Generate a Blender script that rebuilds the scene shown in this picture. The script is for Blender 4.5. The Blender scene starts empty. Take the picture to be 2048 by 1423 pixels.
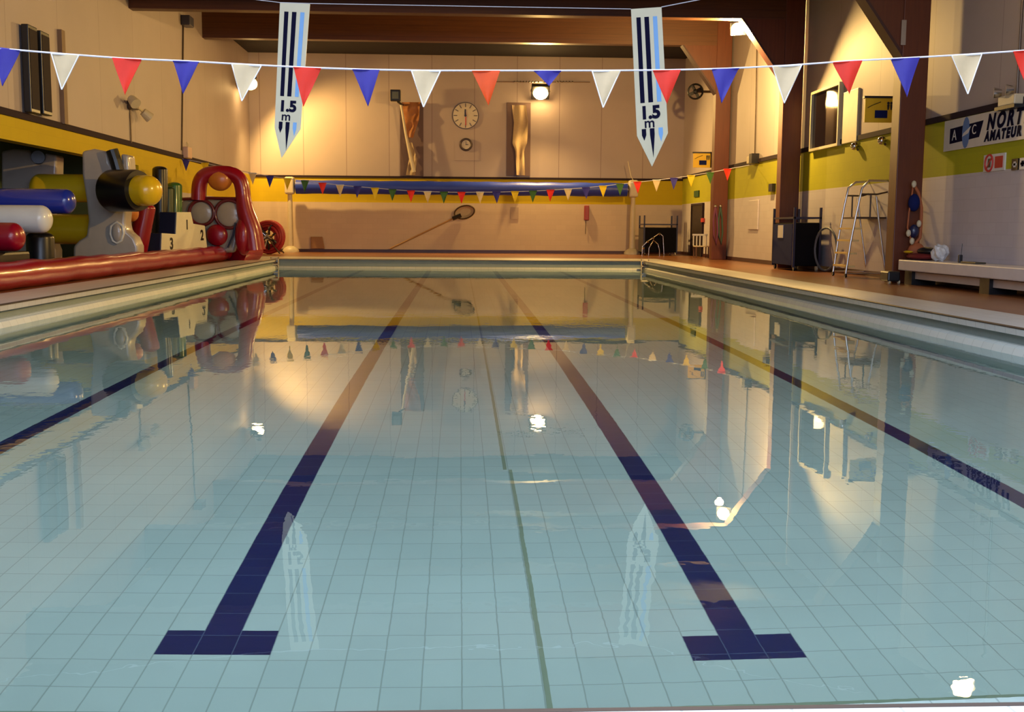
import bpy, bmesh, math, random
from mathutils import Vector, Matrix
random.seed(7)
S = bpy.context.scene
C = S.collection
# ------------------------------------------------------------------ camera
F, PITCH, YAW, ROLL, H = 2200.0, 0.1149, 0.0483, 0.0075, 1.39
cp, sp, cy_, sy_ = math.cos(PITCH), math.sin(PITCH), math.cos(YAW), math.sin(YAW)
FWD = Vector((sy_*cp, cy_*cp, -sp)); RT = Vector((cy_, -sy_, 0)); UP = Vector((sy_*sp, cy_*sp, cp))
R2 = math.cos(ROLL)*RT + math.sin(ROLL)*UP
U2 = -math.sin(ROLL)*RT + math.cos(ROLL)*UP
CAM = Vector((0, 0, H))
cd = bpy.data.cameras.new('camera'); cam = bpy.data.objects.new('camera', cd); C.objects.link(cam)
cd.sensor_width = 36; cd.lens = F*36/2048; cd.clip_start = .05; cd.clip_end = 300
M = Matrix((R2, U2, -FWD)).transposed().to_4x4(); M.translation = CAM
cam.matrix_world = M
S.camera = cam

def ray(px, py):
    return FWD + R2*((px-1024)/F) - U2*((py-711.5)/F)
def AY(px, py, y):                       # point seen at a pixel, at distance y down the hall
    d = ray(px, py); return CAM + d*(y/d.y)
def AX(px, py, x):
    d = ray(px, py); return CAM + d*(x/d.x)
def AZ(px, py, z):
    d = ray(px, py); return CAM + d*((z-H)/d.z)

# ------------------------------------------------------------------ materials
def nodes(name):
    m = bpy.data.materials.new(name); m.use_nodes = True
    nt = m.node_tree; return m, nt, nt.nodes['Principled BSDF']
def N(nt, t, **k):
    n = nt.nodes.new(t)
    for a, b in k.items():
        if a in n.inputs: n.inputs[a].default_value = b
        else: setattr(n, a, b)
    return n
def mixc(nt, fac, a, b, mode='MIX'):
    n = nt.nodes.new('ShaderNodeMix'); n.data_type = 'RGBA'; n.blend_type = mode
    for i, v in ((0, fac), (6, a), (7, b)):
        if hasattr(v, 'is_output') or isinstance(v, bpy.types.NodeSocket): nt.links.new(v, n.inputs[i])
        elif i == 0: n.inputs[0].default_value = v
        else: n.inputs[i].default_value = (*v, 1)
    return n.outputs[2]
def mat(name, col, rough=.5, metal=0, var=.12, scale=4, bump=0, bscale=30, coat=0, em=None, est=0, trans=0, alt=None):
    m, nt, b = nodes(name)
    tc = N(nt, 'ShaderNodeTexCoord')
    ns = N(nt, 'ShaderNodeTexNoise', Scale=scale, Detail=5.0)
    nt.links.new(tc.outputs['Object'], ns.inputs['Vector'])
    a2 = alt if alt else tuple(c*(1-var) for c in col)
    c = mixc(nt, ns.outputs['Fac'], tuple(min(1, x*(1+var*.6)) for x in col), a2)
    nt.links.new(c, b.inputs['Base Color'])
    b.inputs['Roughness'].default_value = rough; b.inputs['Metallic'].default_value = metal
    b.inputs['Coat Weight'].default_value = coat; b.inputs['Coat Roughness'].default_value = .12
    if bump:
        n2 = N(nt, 'ShaderNodeTexNoise', Scale=bscale, Detail=3.0)
        nt.links.new(tc.outputs['Object'], n2.inputs['Vector'])
        bp = N(nt, 'ShaderNodeBump', Strength=bump, Distance=.02)
        nt.links.new(n2.outputs['Fac'], bp.inputs['Height']); nt.links.new(bp.outputs[0], b.inputs['Normal'])
    if em: b.inputs['Emission Color'].default_value = (*em, 1); b.inputs['Emission Strength'].default_value = est
    if trans: b.inputs['Transmission Weight'].default_value = trans
    return m
def tile_mat(name, c1, c2, grout, sx, sy, gw=.006, plane='XY', off=(0, 0), rough=.25, stagger=0, bump=.15, var=.1):
    m, nt, b = nodes(name)
    tc = N(nt, 'ShaderNodeTexCoord'); sep = N(nt, 'ShaderNodeSeparateXYZ'); nt.links.new(tc.outputs['Object'], sep.inputs[0])
    comb = N(nt, 'ShaderNodeCombineXYZ')
    for i, a in enumerate(plane):
        ad = N(nt, 'ShaderNodeMath', operation='SUBTRACT'); ad.inputs[1].default_value = off[i]
        nt.links.new(sep.outputs['XYZ'.index(a)], ad.inputs[0]); nt.links.new(ad.outputs[0], comb.inputs[i])
    br = N(nt, 'ShaderNodeTexBrick', offset=stagger, squash=1.0)
    br.inputs['Scale'].default_value = 1.0; br.inputs['Brick Width'].default_value = sx; br.inputs['Row Height'].default_value = sy
    br.inputs['Mortar Size'].default_value = gw/2; br.inputs['Mortar Smooth'].default_value = .3; br.inputs['Bias'].default_value = 0
    br.inputs['Color1'].default_value = (*c1, 1); br.inputs['Color2'].default_value = (*c2, 1); br.inputs['Mortar'].default_value = (*grout, 1)
    nt.links.new(comb.outputs[0], br.inputs['Vector'])
    ns = N(nt, 'ShaderNodeTexNoise', Scale=.7, Detail=6.0); nt.links.new(tc.outputs['Object'], ns.inputs['Vector'])
    rp = N(nt, 'ShaderNodeMapRange'); rp.inputs['From Min'].default_value = .3; rp.inputs['From Max'].default_value = .7
    rp.inputs['To Min'].default_value = 1-var; rp.inputs['To Max'].default_value = 1.0
    nt.links.new(ns.outputs['Fac'], rp.inputs['Value'])
    c = mixc(nt, 1.0, br.outputs['Color'], rp.outputs[0], 'MULTIPLY')
    nt.links.new(c, b.inputs['Base Color']); b.inputs['Roughness'].default_value = rough
    if bump:
        bp = N(nt, 'ShaderNodeBump', Strength=bump, Distance=.01); bp.invert = True
        nt.links.new(br.outputs['Fac'], bp.inputs['Height']); nt.links.new(bp.outputs[0], b.inputs['Normal'])
    return m
def wood_mat(name, c1, c2, axis='X'):
    m, nt, b = nodes(name)
    tc = N(nt, 'ShaderNodeTexCoord'); mp = N(nt, 'ShaderNodeMapping')
    mp.inputs['Scale'].default_value = {'X': (.5, 9, 9), 'Z': (9, 9, .5)}[axis]
    nt.links.new(tc.outputs['Object'], mp.inputs[0])
    ns = N(nt, 'ShaderNodeTexNoise', Scale=2.0, Detail=8.0, Distortion=.6); nt.links.new(mp.outputs[0], ns.inputs['Vector'])
    c = mixc(nt, ns.outputs['Fac'], c1, c2); 
    wv = N(nt, 'ShaderNodeTexWave', bands_direction='Z', Scale=1.6, Distortion=.0)
    nt.links.new(tc.outputs['Object'], wv.inputs['Vector'])
    rp = N(nt, 'ShaderNodeMapRange'); rp.inputs['From Max'].default_value = .06; rp.inputs['To Min'].default_value = .7
    nt.links.new(wv.outputs['Fac'], rp.inputs['Value'])
    if axis == 'X': c = mixc(nt, 1.0, c, rp.outputs[0], 'MULTIPLY')
    nt.links.new(c, b.inputs['Base Color']); b.inputs['Roughness'].default_value = .45
    return m

t = .16; ASP = 1.4537; YT = 4.41; XC = .094; DEP = 1.0
pool_tile = tile_mat('pool_tile', (.35, .43, .385), (.33, .41, .37), (.23, .285, .25), t, t*ASP, .007, 'XY', (XC+t/2, YT), .3, var=.14)
def water_mat():
    m, nt, b = nodes('pool_water'); nt.nodes.remove(b)
    out = nt.nodes['Material Output']; g = N(nt, 'ShaderNodeBsdfGlass', IOR=1.333, Roughness=0.0)
    g.inputs['Color'].default_value = (.90, .985, 1.0, 1)
    tc = N(nt, 'ShaderNodeTexCoord'); mp = N(nt, 'ShaderNodeMapping'); mp.inputs['Scale'].default_value = (1, .8, 1)
    nt.links.new(tc.outputs['Object'], mp.inputs[0])
    n1 = N(nt, 'ShaderNodeTexNoise', Scale=.9, Detail=2.0); n2 = N(nt, 'ShaderNodeTexNoise', Scale=7.0, Detail=2.0)
    for n in (n1, n2): nt.links.new(mp.outputs[0], n.inputs['Vector'])
    # ripples come in patches
    n3 = N(nt, 'ShaderNodeTexNoise', Scale=.35, Detail=1.0); nt.links.new(tc.outputs['Object'], n3.inputs['Vector'])
    rp = N(nt, 'ShaderNodeMapRange'); rp.inputs['From Min'].default_value = .45; rp.inputs['From Max'].default_value = .7
    rp.inputs['To Min'].default_value = .1; nt.links.new(n3.outputs['Fac'], rp.inputs['Value'])
    mu = N(nt, 'ShaderNodeMath', operation='MULTIPLY'); nt.links.new(n2.outputs['Fac'], mu.inputs[0]); nt.links.new(rp.outputs[0], mu.inputs[1])
    b1 = N(nt, 'ShaderNodeBump', Strength=1.0, Distance=.0022); nt.links.new(n1.outputs['Fac'], b1.inputs['Height'])
    b2 = N(nt, 'ShaderNodeBump', Strength=1.0, Distance=.0011); nt.links.new(mu.outputs[0], b2.inputs['Height'])
    nt.links.new(b1.outputs[0], b2.inputs['Normal']); nt.links.new(b2.outputs[0], g.inputs['Normal'])
    nt.links.new(g.outputs[0], out.inputs['Surface']); return m
water = water_mat()
lane_navy = tile_mat('lane_navy_tile', (.006, .008, .055), (.008, .010, .065), (.05, .07, .12), t, t*ASP, .006, 'XY', (XC+t/2, YT), .3)
seam_mat = mat('movement_joint', (.16, .20, .13), .8)
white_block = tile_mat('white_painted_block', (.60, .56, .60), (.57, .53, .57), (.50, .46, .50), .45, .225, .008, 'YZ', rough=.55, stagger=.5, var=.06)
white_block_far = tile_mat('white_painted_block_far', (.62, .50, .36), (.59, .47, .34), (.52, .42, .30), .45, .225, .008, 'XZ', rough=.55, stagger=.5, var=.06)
green_stripe = tile_mat('green_painted_stripe', (.44, .43, .006), (.42, .41, .006), (.37, .36, .008), .45, .225, .006, 'YZ', rough=.85, stagger=.5, var=.06)
yellow_stripe = tile_mat('yellow_painted_stripe', (.64, .48, .005), (.62, .46, .005), (.54, .40, .006), .45, .225, .006, 'YZ', rough=.85, stagger=.5, var=.06)
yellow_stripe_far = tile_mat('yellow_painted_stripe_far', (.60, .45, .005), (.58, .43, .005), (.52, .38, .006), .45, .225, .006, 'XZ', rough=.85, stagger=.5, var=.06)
panel_side = tile_mat('pale_wall_panel', (.52, .45, .44), (.50, .43, .42), (.32, .26, .25), 2.93, 9.0, .02, 'YZ', (2.6, 0), .6, var=.08)
panel_far = tile_mat('pale_wall_panel_far', (.50, .41, .36), (.48, .39, .34), (.30, .22, .20), 1.86, 9.0, .03, 'XZ', (.65, 0), .6, var=.08)
coping_tile = tile_mat('pale_coping_tile', (.68, .68, .66), (.64, .64, .62), (.42, .42, .40), .25, .25, .008, 'XY', (0, 0), .3, var=.08)
lip_tile = tile_mat('pale_lip_tile', (.62, .68, .66), (.58, .64, .62), (.40, .45, .44), .25, .25, .008, 'XY', (0, 0), .55, var=.08)
deck_tile = tile_mat('brown_quarry_tile', (.30, .115, .04), (.25, .09, .03), (.13, .06, .03), .15, .15, .01, 'XY', (0, 0), .28, var=.3, bump=.1)
channel_mat = mat('grey_gutter', (.24, .30, .29), .5)
dark_line = mat('dark_nose_strip', (.05, .035, .03), .6)  # thin dark strip along the coping nose
trim_mat = mat('plum_trim', (.022, .008, .014), .9)
base_mat = mat('maroon_skirting', (.055, .016, .014), .4)
ceil_mat = mat('dark_roof_board', (.035, .025, .022), .8)
wood_h = wood_mat('glulam_beam', (.14, .043, .009), (.06, .018, .004), 'X')
wood_v = wood_mat('glulam_column', (.17, .038, .008), (.08, .017, .004), 'Z')
alcove_mat = mat('green_alcove_paint', (.10, .15, .10), .7)
black = mat('black_plastic', (.012, .012, .014), .35)
black_vinyl = mat('black_vinyl', (.006, .006, .008), .35, coat=.1)
navy = mat('navy_fabric', (.009, .016, .10), .85)
navy.node_tree.nodes['Principled BSDF'].inputs['Specular IOR Level'].default_value = .15
black_fabric = mat('black_fabric', (.004, .004, .006), .85)
black_fabric.node_tree.nodes['Principled BSDF'].inputs['Specular IOR Level'].default_value = .15
navy_vinyl = mat('navy_vinyl', (.012, .018, .07), .35, coat=.4)
grey_vinyl = mat('grey_vinyl', (.44, .40, .35), .3, bump=.35, bscale=5, coat=.6)
red_vinyl = mat('red_vinyl', (.31, .003, .018), .32, bump=.25, bscale=4, coat=.35)
maroon_vinyl = mat('maroon_vinyl', (.13, .008, .014), .35, coat=.4)
blue_vinyl = mat('blue_vinyl', (.018, .035, .32), .25, coat=.7)
white_vinyl = mat('white_vinyl', (.72, .72, .66), .35, bump=.08, bscale=4, coat=.5)
yellow_vinyl = mat('yellow_vinyl', (.86, .56, .012), .3, coat=.6)
orange_vinyl = mat('orange_vinyl', (.62, .20, .03), .35, coat=.4)
green_vinyl = mat('green_vinyl', (.05, .16, .03), .35, coat=.4)
cream_plastic = mat('cream_plastic', (.66, .58, .40), .4)
white_plastic = mat('white_plastic', (.68, .68, .68), .4)
steel = mat('polished_steel', (.62, .60, .58), .2, 1)
alu = mat('aluminium', (.70, .68, .66), .28, 1)
dark_steel = mat('dark_bronze_frame', (.10, .07, .05), .35, .6)
glass_dark = mat('dark_mirror_glass', (.05, .035, .025), .03, .75)
roll_blue = mat('blue_pool_cover', (.018, .045, .40), .4, bump=.2, bscale=8)
cord_white = mat('white_cord', (.60, .60, .68), .6)
def cloth(name, col, tr=.45):
    m, nt, b = nodes(name); out = nt.nodes['Material Output']
    tc = N(nt, 'ShaderNodeTexCoord'); ns = N(nt, 'ShaderNodeTexNoise', Scale=14.0); nt.links.new(tc.outputs['Object'], ns.inputs['Vector'])
    c = mixc(nt, ns.outputs['Fac'], tuple(min(1, x*1.06) for x in col), tuple(x*.88 for x in col))
    nt.links.new(c, b.inputs['Base Color']); b.inputs['Roughness'].default_value = .55
    tl = N(nt, 'ShaderNodeBsdfTranslucent'); nt.links.new(c, tl.inputs[0]); mx = N(nt, 'ShaderNodeMixShader'); mx.inputs[0].default_value = tr
    nt.links.new(b.outputs[0], mx.inputs[1]); nt.links.new(tl.outputs[0], mx.inputs[2]); nt.links.new(mx.outputs[0], out.inputs['Surface'])
    return m
FLAG = {'red': cloth('red_pennant_cloth', (.85, .045, .02)), 'blue': cloth('blue_pennant_cloth', (.06, .05, .42)),
        'white': cloth('cream_pennant_cloth', (.78, .66, .44)), 'yellow': cloth('yellow_pennant_cloth', (.85, .68, .02)),
        'green': cloth('green_pennant_cloth', (.07, .20, .04)), 'orange': cloth('orange_pennant_cloth', (.85, .11, .01))}
hem_mat = cloth('white_hem', (.9, .9, .92), .3)
board_white = mat('white_board', (.60, .55, .38), .4)
ink = mat('dark_navy_ink', (.004, .004, .025), .8)
ink.node_tree.nodes['Principled BSDF'].inputs['Specular IOR Level'].default_value = .1
ink_mid = mat('mid_blue_ink', (.08, .20, .50), .5)
ink_light = mat('light_blue_ink', (.16, .38, .75), .5)
sign_yellow = mat('yellow_sign_face', (.80, .50, .01), .4)
sign_red = mat('red_sign_ink', (.55, .04, .03), .5)
lamp_em = mat('sodium_lamp_glow', (1, .8, .4), .5, em=(1, .62, .22), est=60)
orange_rope = mat('rust_rope', (.42, .12, .04), .7)

# ------------------------------------------------------------------ mesh builder
class MB:
    def __init__(s): s.bm = bmesh.new(); s.mi = 0
    def _tag(s, faces):
        for f in faces: f.material_index = s.mi
    def box(s, x0, x1, y0, y1, z0, z1):
        v = [s.bm.verts.new((x, y, z)) for x in (x0, x1) for y in (y0, y1) for z in (z0, z1)]
        s._tag([s.bm.faces.new([v[i] for i in q]) for q in ((0, 1, 3, 2), (4, 6, 7, 5), (0, 4, 5, 1), (2, 3, 7, 6), (0, 2, 6, 4), (1, 5, 7, 3))]); return s
    def obox(s, c, ax, hx, hy, hz):      # oriented box: centre, (X,Y,Z axes), half sizes
        v = [s.bm.verts.new(Vector(c)+ax[0]*i*hx+ax[1]*j*hy+ax[2]*k*hz) for i in (-1, 1) for j in (-1, 1) for k in (-1, 1)]
        s._tag([s.bm.faces.new([v[i] for i in q]) for q in ((0, 1, 3, 2), (4, 6, 7, 5), (0, 4, 5, 1), (2, 3, 7, 6), (0, 2, 6, 4), (1, 5, 7, 3))]); return s
    def ring(s, c, d, r, n, up=None):
        d = Vector(d).normalized(); a = Vector((0, 0, 1)) if abs(d.z) < .9 else Vector((1, 0, 0))
        u = d.cross(a).normalized(); w = d.cross(u)
        return [s.bm.verts.new(Vector(c)+(u*math.cos(2*math.pi*i/n)+w*math.sin(2*math.pi*i/n))*r) for i in range(n)]
    def skin(s, rings, cap=True):
        fs = []; n = len(rings[0])
        for a, b in zip(rings, rings[1:]):
            for i in range(n): fs.append(s.bm.faces.new((a[i], a[(i+1) % n], b[(i+1) % n], b[i])))
        if cap: fs.append(s.bm.faces.new(rings[0][::-1])); fs.append(s.bm.faces.new(rings[-1]))
        s._tag(fs); return s
    def tube(s, pts, r, n=10, closed=False):
        pts = [Vector(p) for p in pts]; m = len(pts); rs = r if isinstance(r, (list, tuple)) else [r]*m
        rings = []; prev = None
        for i, p in enumerate(pts):
            d = (pts[(i+1) % m]-pts[i-1]) if closed else (pts[min(i+1, m-1)]-pts[max(i-1, 0)])
            d.normalize()
            if prev is None:
                a = Vector((0, 0, 1)) if abs(d.z) < .9 else Vector((1, 0, 0)); u = d.cross(a).normalized()
            else: u = (prev-d*prev.dot(d)).normalized()
            prev = u; w = d.cross(u)
            rings.append([s.bm.verts.new(p+(u*math.cos(2*math.pi*k/n)+w*math.sin(2*math.pi*k/n))*rs[i]) for k in range(n)])
        if closed: rings.append(rings[0])
        return s.skin(rings, not closed)
    def cyl(s, a, b, r, n=16, r2=None): return s.tube([a, b], [r, r if r2 is None else r2], n)
    def capsule(s, a, b, r, n=24, k=6, ends=(1, 1), flat=.6):
        a = Vector(a); b = Vector(b); d = (b-a).normalized(); pts = []; rs = []
        if ends[0]:
            for i in range(k): th = math.pi/2*(i+.35)/k; pts.append(a+d*r*flat*(1-math.sin(th))); rs.append(r*math.sin(math.acos(1-math.sin(th))) if 0 else r*math.sqrt(max(0, 1-(1-math.sin(th))**2)))
            # profile order: tip -> body
        else: pts.append(a); rs.append(r)
        if ends[1]:
            q = []; 
            for i in range(k): th = math.pi/2*(i+.35)/k; q.append((b-d*r*flat*(1-math.sin(th)), r*math.sqrt(max(0, 1-(1-math.sin(th))**2))))
        # simple cosine ends
        pts = []; rs = []
        if ends[0]:
            for i in range(k+1):
                th = math.pi/2*(.12+.88*i/k); pts.append(a+d*r*flat*(1-math.sin(th))*0+d*(r*flat*(1-math.cos(math.pi/2-th)**1))); rs.append(r*math.sin(th))
            pts = [a+d*r*flat*(1-math.cos(math.pi/2*(.12+.88*i/k))) for i in range(k+1)]
            rs = [r*math.sin(math.pi/2*(.12+.88*i/k)) for i in range(k+1)]
        else: pts = [a]; rs = [r]
        if ends[1]:
            pts += [b-d*r*flat*(1-math.cos(math.pi/2*(.12+.88*i/k))) for i in range(k, -1, -1)]
            rs += [r*math.sin(math.pi/2*(.12+.88*i/k)) for i in range(k, -1, -1)]
        else: pts.append(b); rs.append(r)
        return s.tube(pts, rs, n)
    def ball(s, c, r, sc=(1, 1, 1), n=20):
        g = bmesh.ops.create_uvsphere(s.bm, u_segments=n, v_segments=max(8, n//2+2), radius=r)
        for v in g['verts']: v.co = Vector((v.co.x*sc[0], v.co.y*sc[1], v.co.z*sc[2]))+Vector(c)
        s._tag({f for v in g['verts'] for f in v.link_faces}); return s
    def torus(s, c, d, R, r, n=28, k=8):
        d = Vector(d).normalized(); a = Vector((0, 0, 1)) if abs(d.z) < .9 else Vector((1, 0, 0)); u = d.cross(a).normalized(); w = d.cross(u)
        return s.tube([Vector(c)+(u*math.cos(2*math.pi*i/n)+w*math.sin(2*math.pi*i/n))*R for i in range(n)], r, k, True)
    def prism(s, pts, off):              # polygon of 3-D points swept along off
        off = Vector(off); a = [s.bm.verts.new(Vector(p)) for p in pts]; b = [s.bm.verts.new(Vector(p)+off) for p in pts]; n = len(a)
        fs = [s.bm.faces.new(a[::-1]), s.bm.faces.new(b)]+[s.bm.faces.new((a[i], a[(i+1) % n], b[(i+1) % n], b[i])) for i in range(n)]
        s._tag(fs); return s
    def build(s, name, m, parent=None, smooth=False, bevel=0, seg=2, sub=0):
        bm = s.bm; bmesh.ops.recalc_face_normals(bm, faces=bm.faces)
        o0 = Vector((0, 0, 0)); p = parent
        while p is not None: o0 += p.location; p = p.parent
        for v in bm.verts: v.co -= o0
        me = bpy.data.meshes.new(name); bm.to_mesh(me); bm.free()
        for q in (m if isinstance(m, (list, tuple)) else [m]): me.materials.append(q)
        o = bpy.data.objects.new(name, me); C.objects.link(o); o.parent = parent
        if bevel:
            b = o.modifiers.new('bevel', 'BEVEL'); b.width = bevel; b.segments = seg; b.limit_method = 'ANGLE'; b.angle_limit = math.radians(35)
        if sub: q = o.modifiers.new('sub', 'SUBSURF'); q.levels = q.render_levels = sub
        if smooth:
            for f in me.polygons: f.use_smooth = True
            if smooth == 2 or bevel:
                pass
            try: me.set_sharp_from_angle(angle=math.radians(50))
            except Exception: pass
        return o
def tag(o, label=None, cat=None, group=None, kind=None):
    for k, v in (('label', label), ('category', cat), ('group', group), ('kind', kind)):
        if v: o[k] = v
    return o
def thing(name, loc, label, cat, group=None):
    o = bpy.data.objects.new(name, None); C.objects.link(o); o.location = loc; o.empty_display_size = .1
    return tag(o, label, cat, group)
def st(o, label=None): return tag(o, label, None, None, 'structure')
def text(body, name, m, parent, org, right, up, size, thick=.004, shear=0, bold=.0, align='CENTER', font_space=1):
    cu = bpy.data.curves.new(name, 'FONT'); cu.body = body; cu.size = size; cu.extrude = thick; cu.offset = bold*size*1.6; cu.align_x = align; cu.align_y = 'CENTER'; cu.shear = shear; cu.space_character = font_space
    tmp = bpy.data.objects.new(name+'_c', cu); C.objects.link(tmp); bpy.context.view_layer.update()
    dg = bpy.context.evaluated_depsgraph_get(); me = bpy.data.meshes.new_from_object(tmp.evaluated_get(dg))
    bpy.data.objects.remove(tmp); bpy.data.curves.remove(cu)
    o0 = Vector((0, 0, 0)); p = parent
    while p is not None: o0 += p.location; p = p.parent
    right = Vector(right).normalized(); up = Vector(up).normalized(); nn = right.cross(up)
    for v in me.vertices: v.co = Vector(org)+right*v.co.x+up*v.co.y+nn*v.co.z-o0
    me.materials.clear(); me.materials.append(m)
    o = bpy.data.objects.new(name, me); C.objects.link(o); o.parent = parent; return o
V = Vector
def smooth(pts, k=5):
    pts = [Vector(p) for p in pts]; out = []
    for i in range(len(pts)-1):
        p0, p1, p2, p3 = pts[max(i-1, 0)], pts[i], pts[i+1], pts[min(i+2, len(pts)-1)]
        for j in range(k):
            u = j/k; out.append(.5*((2*p1)+(p2-p0)*u+(2*p0-5*p1+4*p2-p3)*u*u+(3*p1-p0-3*p2+p3)*u**3))
    return out+[pts[-1]]

# ------------------------------------------------------------------ hall shell
XL, XR, YW, ZD = -9.1, 9.9, 49.0, .32           # side walls, far wall, deck height above the water
PL, PR, PF, PN = -6.20, 6.33, 38.0, 2.4         # pool edges
YN = -6.0                                       # wall behind the viewer
TRZ, STZ = 3.60, 2.50                           # top and bottom of the painted stripe
ZT = 10.3
def ceilz(y): return 7.95+.0767*(y-22.8)

# floor of the pool, with the lane lines and the joint set in
m = MB()
m.box(PL-.2, PR+.2, PN-.2, PF+.2, -DEP-.2, -DEP)
m.mi = 1
hs = 7*t
lanes = [(-5.0*hs-.16, 0), (-3.0*hs-.03, 0), (-hs, .05), (hs, -.055), (3.0*hs, 0), (5.0*hs+.2, 0)]
for X, dY in lanes:
    x = XC+X; y0 = YT+dY
    m.box(x-1.5*t, x+1.5*t, y0, y0+ASP*t, -DEP-.01, -DEP+.0015)
    m.box(x-.5*t, x+.5*t, y0+ASP*t, PF-.02, -DEP-.01, -DEP+.0015)
m.mi = 2
m.box(.338, .360, 3.95, 7.35, -DEP-.01, -DEP+.002)
m.box(.300, .325, 7.35, PF-.1, -DEP-.01, -DEP+.002)
floor_pool = m.build('floor_pool', [pool_tile, lane_navy, seam_mat]); st(floor_pool, 'pale tiled pool floor with navy lane lines')
m = MB(); m.box(PL, PR, PN, 3.84, -DEP, -DEP+.14); m.mi = 1; m.box(PL, PR, 3.84, 3.86, -DEP, -DEP+.142)
st(m.build('trim_1', [lip_tile, seam_mat]), 'low pale underwater ledge along the near end wall')
# pool side walls + gutter lip + coping, one profile per side
def prof(m, fn, a, b, pts):
    m.prism([fn(u, z, a) for u, z in pts], fn(0, 0, b)-fn(0, 0, a))
sides = {'right': (lambda u, z, s: V((PR+u, s, z)), PN-.0, PF+.0), 'left': (lambda u, z, s: V((PL-u, s, z)), PN, PF), 'far': (lambda u, z, s: V((s, PF+u, z)), PL, PR), 'near': (lambda u, z, s: V((s, PN-u, z)), PL, PR)}
CW = {'right': 1.02, 'left': 1.03, 'far': 3.0, 'near': .9}
n_t = 2
for k, (fn, a, b) in sides.items():
    lt, nz = (.11, .225) if k in ('left', 'right') else (.075, .285)
    m = MB(); prof(m, fn, a, b, [(0, -DEP-.1), (0, .0), (.03, lt*.7), (.08, lt*.96), (.13, lt), (.13, -DEP-.1)])
    st(m.build('wall_pool_'+k, lip_tile))
    m = MB(); prof(m, fn, a-.0, b+.0, [(.13, -.1), (.13, nz+.005), (.4, nz+.005), (.4, -.1)])
    st(m.build('trim_%d' % n_t, channel_mat), 'overflow gutter along the %s pool edge' % k); n_t += 1
    m = MB(); ext = CW['right'] if k in ('far', 'near') else 0
    prof(m, fn, a-ext, b+ext, [(.04, nz), (.03, .30), (.05, .32), (CW[k], .32), (CW[k], .2), (.41, .2), (.41, nz)])
    m.mi = 1; prof(m, fn, a+.05, b-.05, [(.024, .300), (.024, .313), (.045, .3215), (.06, .3215), (.06, .300)])
    st(m.build('trim_%d' % n_t, [coping_tile, dark_line]), 'pale tiled coping along the %s pool edge' % k); n_t += 1
# deck
m = MB()
m.box(PR+CW['right'], XR, YN, YW, -.3, ZD); m.box(-12.6, PL-CW['left'], YN, YW, -.3, ZD)
m.box(PL-CW['left'], PR+CW['right'], PF+3.0, YW, -.3, ZD); m.box(PL-CW['left'], PR+CW['right'], YN, PN-.9, -.3, ZD)
st(m.build('floor', deck_tile))
# water
m = MB(); q = [m.bm.verts.new(p) for p in ((PL+.0, PN, 0), (PR, PN, 0), (PR, PF, 0), (PL, PF, 0))]; m.bm.faces.new(q)
w = m.build('water_surface', water); st(w, 'calm clear pool water'); 
# far wall
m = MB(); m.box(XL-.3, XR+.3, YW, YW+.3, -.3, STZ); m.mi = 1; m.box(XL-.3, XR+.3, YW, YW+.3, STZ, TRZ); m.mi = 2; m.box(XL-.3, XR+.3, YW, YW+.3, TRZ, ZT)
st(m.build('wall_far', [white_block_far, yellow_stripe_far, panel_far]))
# right wall: the stripe is green-yellow
m = MB(); m.box(XR, XR+.3, YN, YW, -.3, STZ+.03); m.mi = 1; m.box(XR, XR+.3, YN, YW, STZ+.03, TRZ+.1); m.mi = 2; m.box(XR, XR+.3, YN, YW, TRZ+.1, ZT)
st(m.build('wall_right', [white_block, green_stripe, panel_side]))
# left wall with the store alcove
AE = 32.1; AZt = 3.1
m = MB()
m.box(XL-.3, XL, AE, YW, -.3, STZ); m.box(XL-.3, XL, YN, 8.0, -.3, STZ)
m.mi = 1; m.box(XL-.3, XL, AE, YW, STZ, TRZ+.05); m.box(XL-.3, XL, YN, 8, STZ, TRZ+.05); m.box(XL-.3, XL, 8, AE, AZt, TRZ+.05)
m.mi = 2; m.box(XL-.3, XL, YN, YW, TRZ+.05, ZT)
m.mi = 3; m.box(-12.6, -12.3, 7.7, AE+.3, -.3, 4.0); m.box(-12.3, XL-.3, AE, AE+.3, -.3, 3.7); m.box(-12.3, XL-.3, 7.7, 8, -.3, 3.7); m.box(-12.3, XL-.3, 7.7, AE+.3, 3.7, 4.0)
st(m.build('wall_left', [white_block, yellow_stripe, panel_side, alcove_mat]))
m = MB(); m.box(XL-.3, XR+.3, YN-.3, YN, -.3, 8); st(m.build('wall_near', white_block))
# trims and skirtings
m = MB(); m.box(XL, XR, YW-.05, YW, TRZ-.04, TRZ+.05); st(m.build('trim_20', trim_mat), 'plum dado rail on the far wall')
m = MB(); m.box(XR-.04, XR, YN, YW-.05, TRZ+.04, TRZ+.16); st(m.build('trim_21', trim_mat), 'plum dado rail on the right wall')
m = MB(); m.box(XL, XL+.04, YN, 45.6, TRZ-.02, TRZ+.12); st(m.build('trim_22', trim_mat), 'plum dado rail on the left wall')
m = MB(); m.box(XL, XR, YW-.03, YW, ZD, ZD+.13); st(m.build('baseboard_far', base_mat))
m = MB(); m.box(XR-.03, XR, YN, 44.5, ZD, ZD+.13); m.box(XR-.03, XR, 46.7, YW, ZD, ZD+.13); st(m.build('baseboard_right', base_mat))
m = MB(); m.box(XL, XL+.03, AE, YW, ZD, ZD+.13); st(m.build('baseboard_left', base_mat))
m = MB(); m.box(XL, XR, 45.4, YW, 8.85, 9.6); st(m.build('trim_23', mat('dark_bulkhead', (.02, .018, .02), .8)), 'dark bulkhead under the roof along the far wall')
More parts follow.
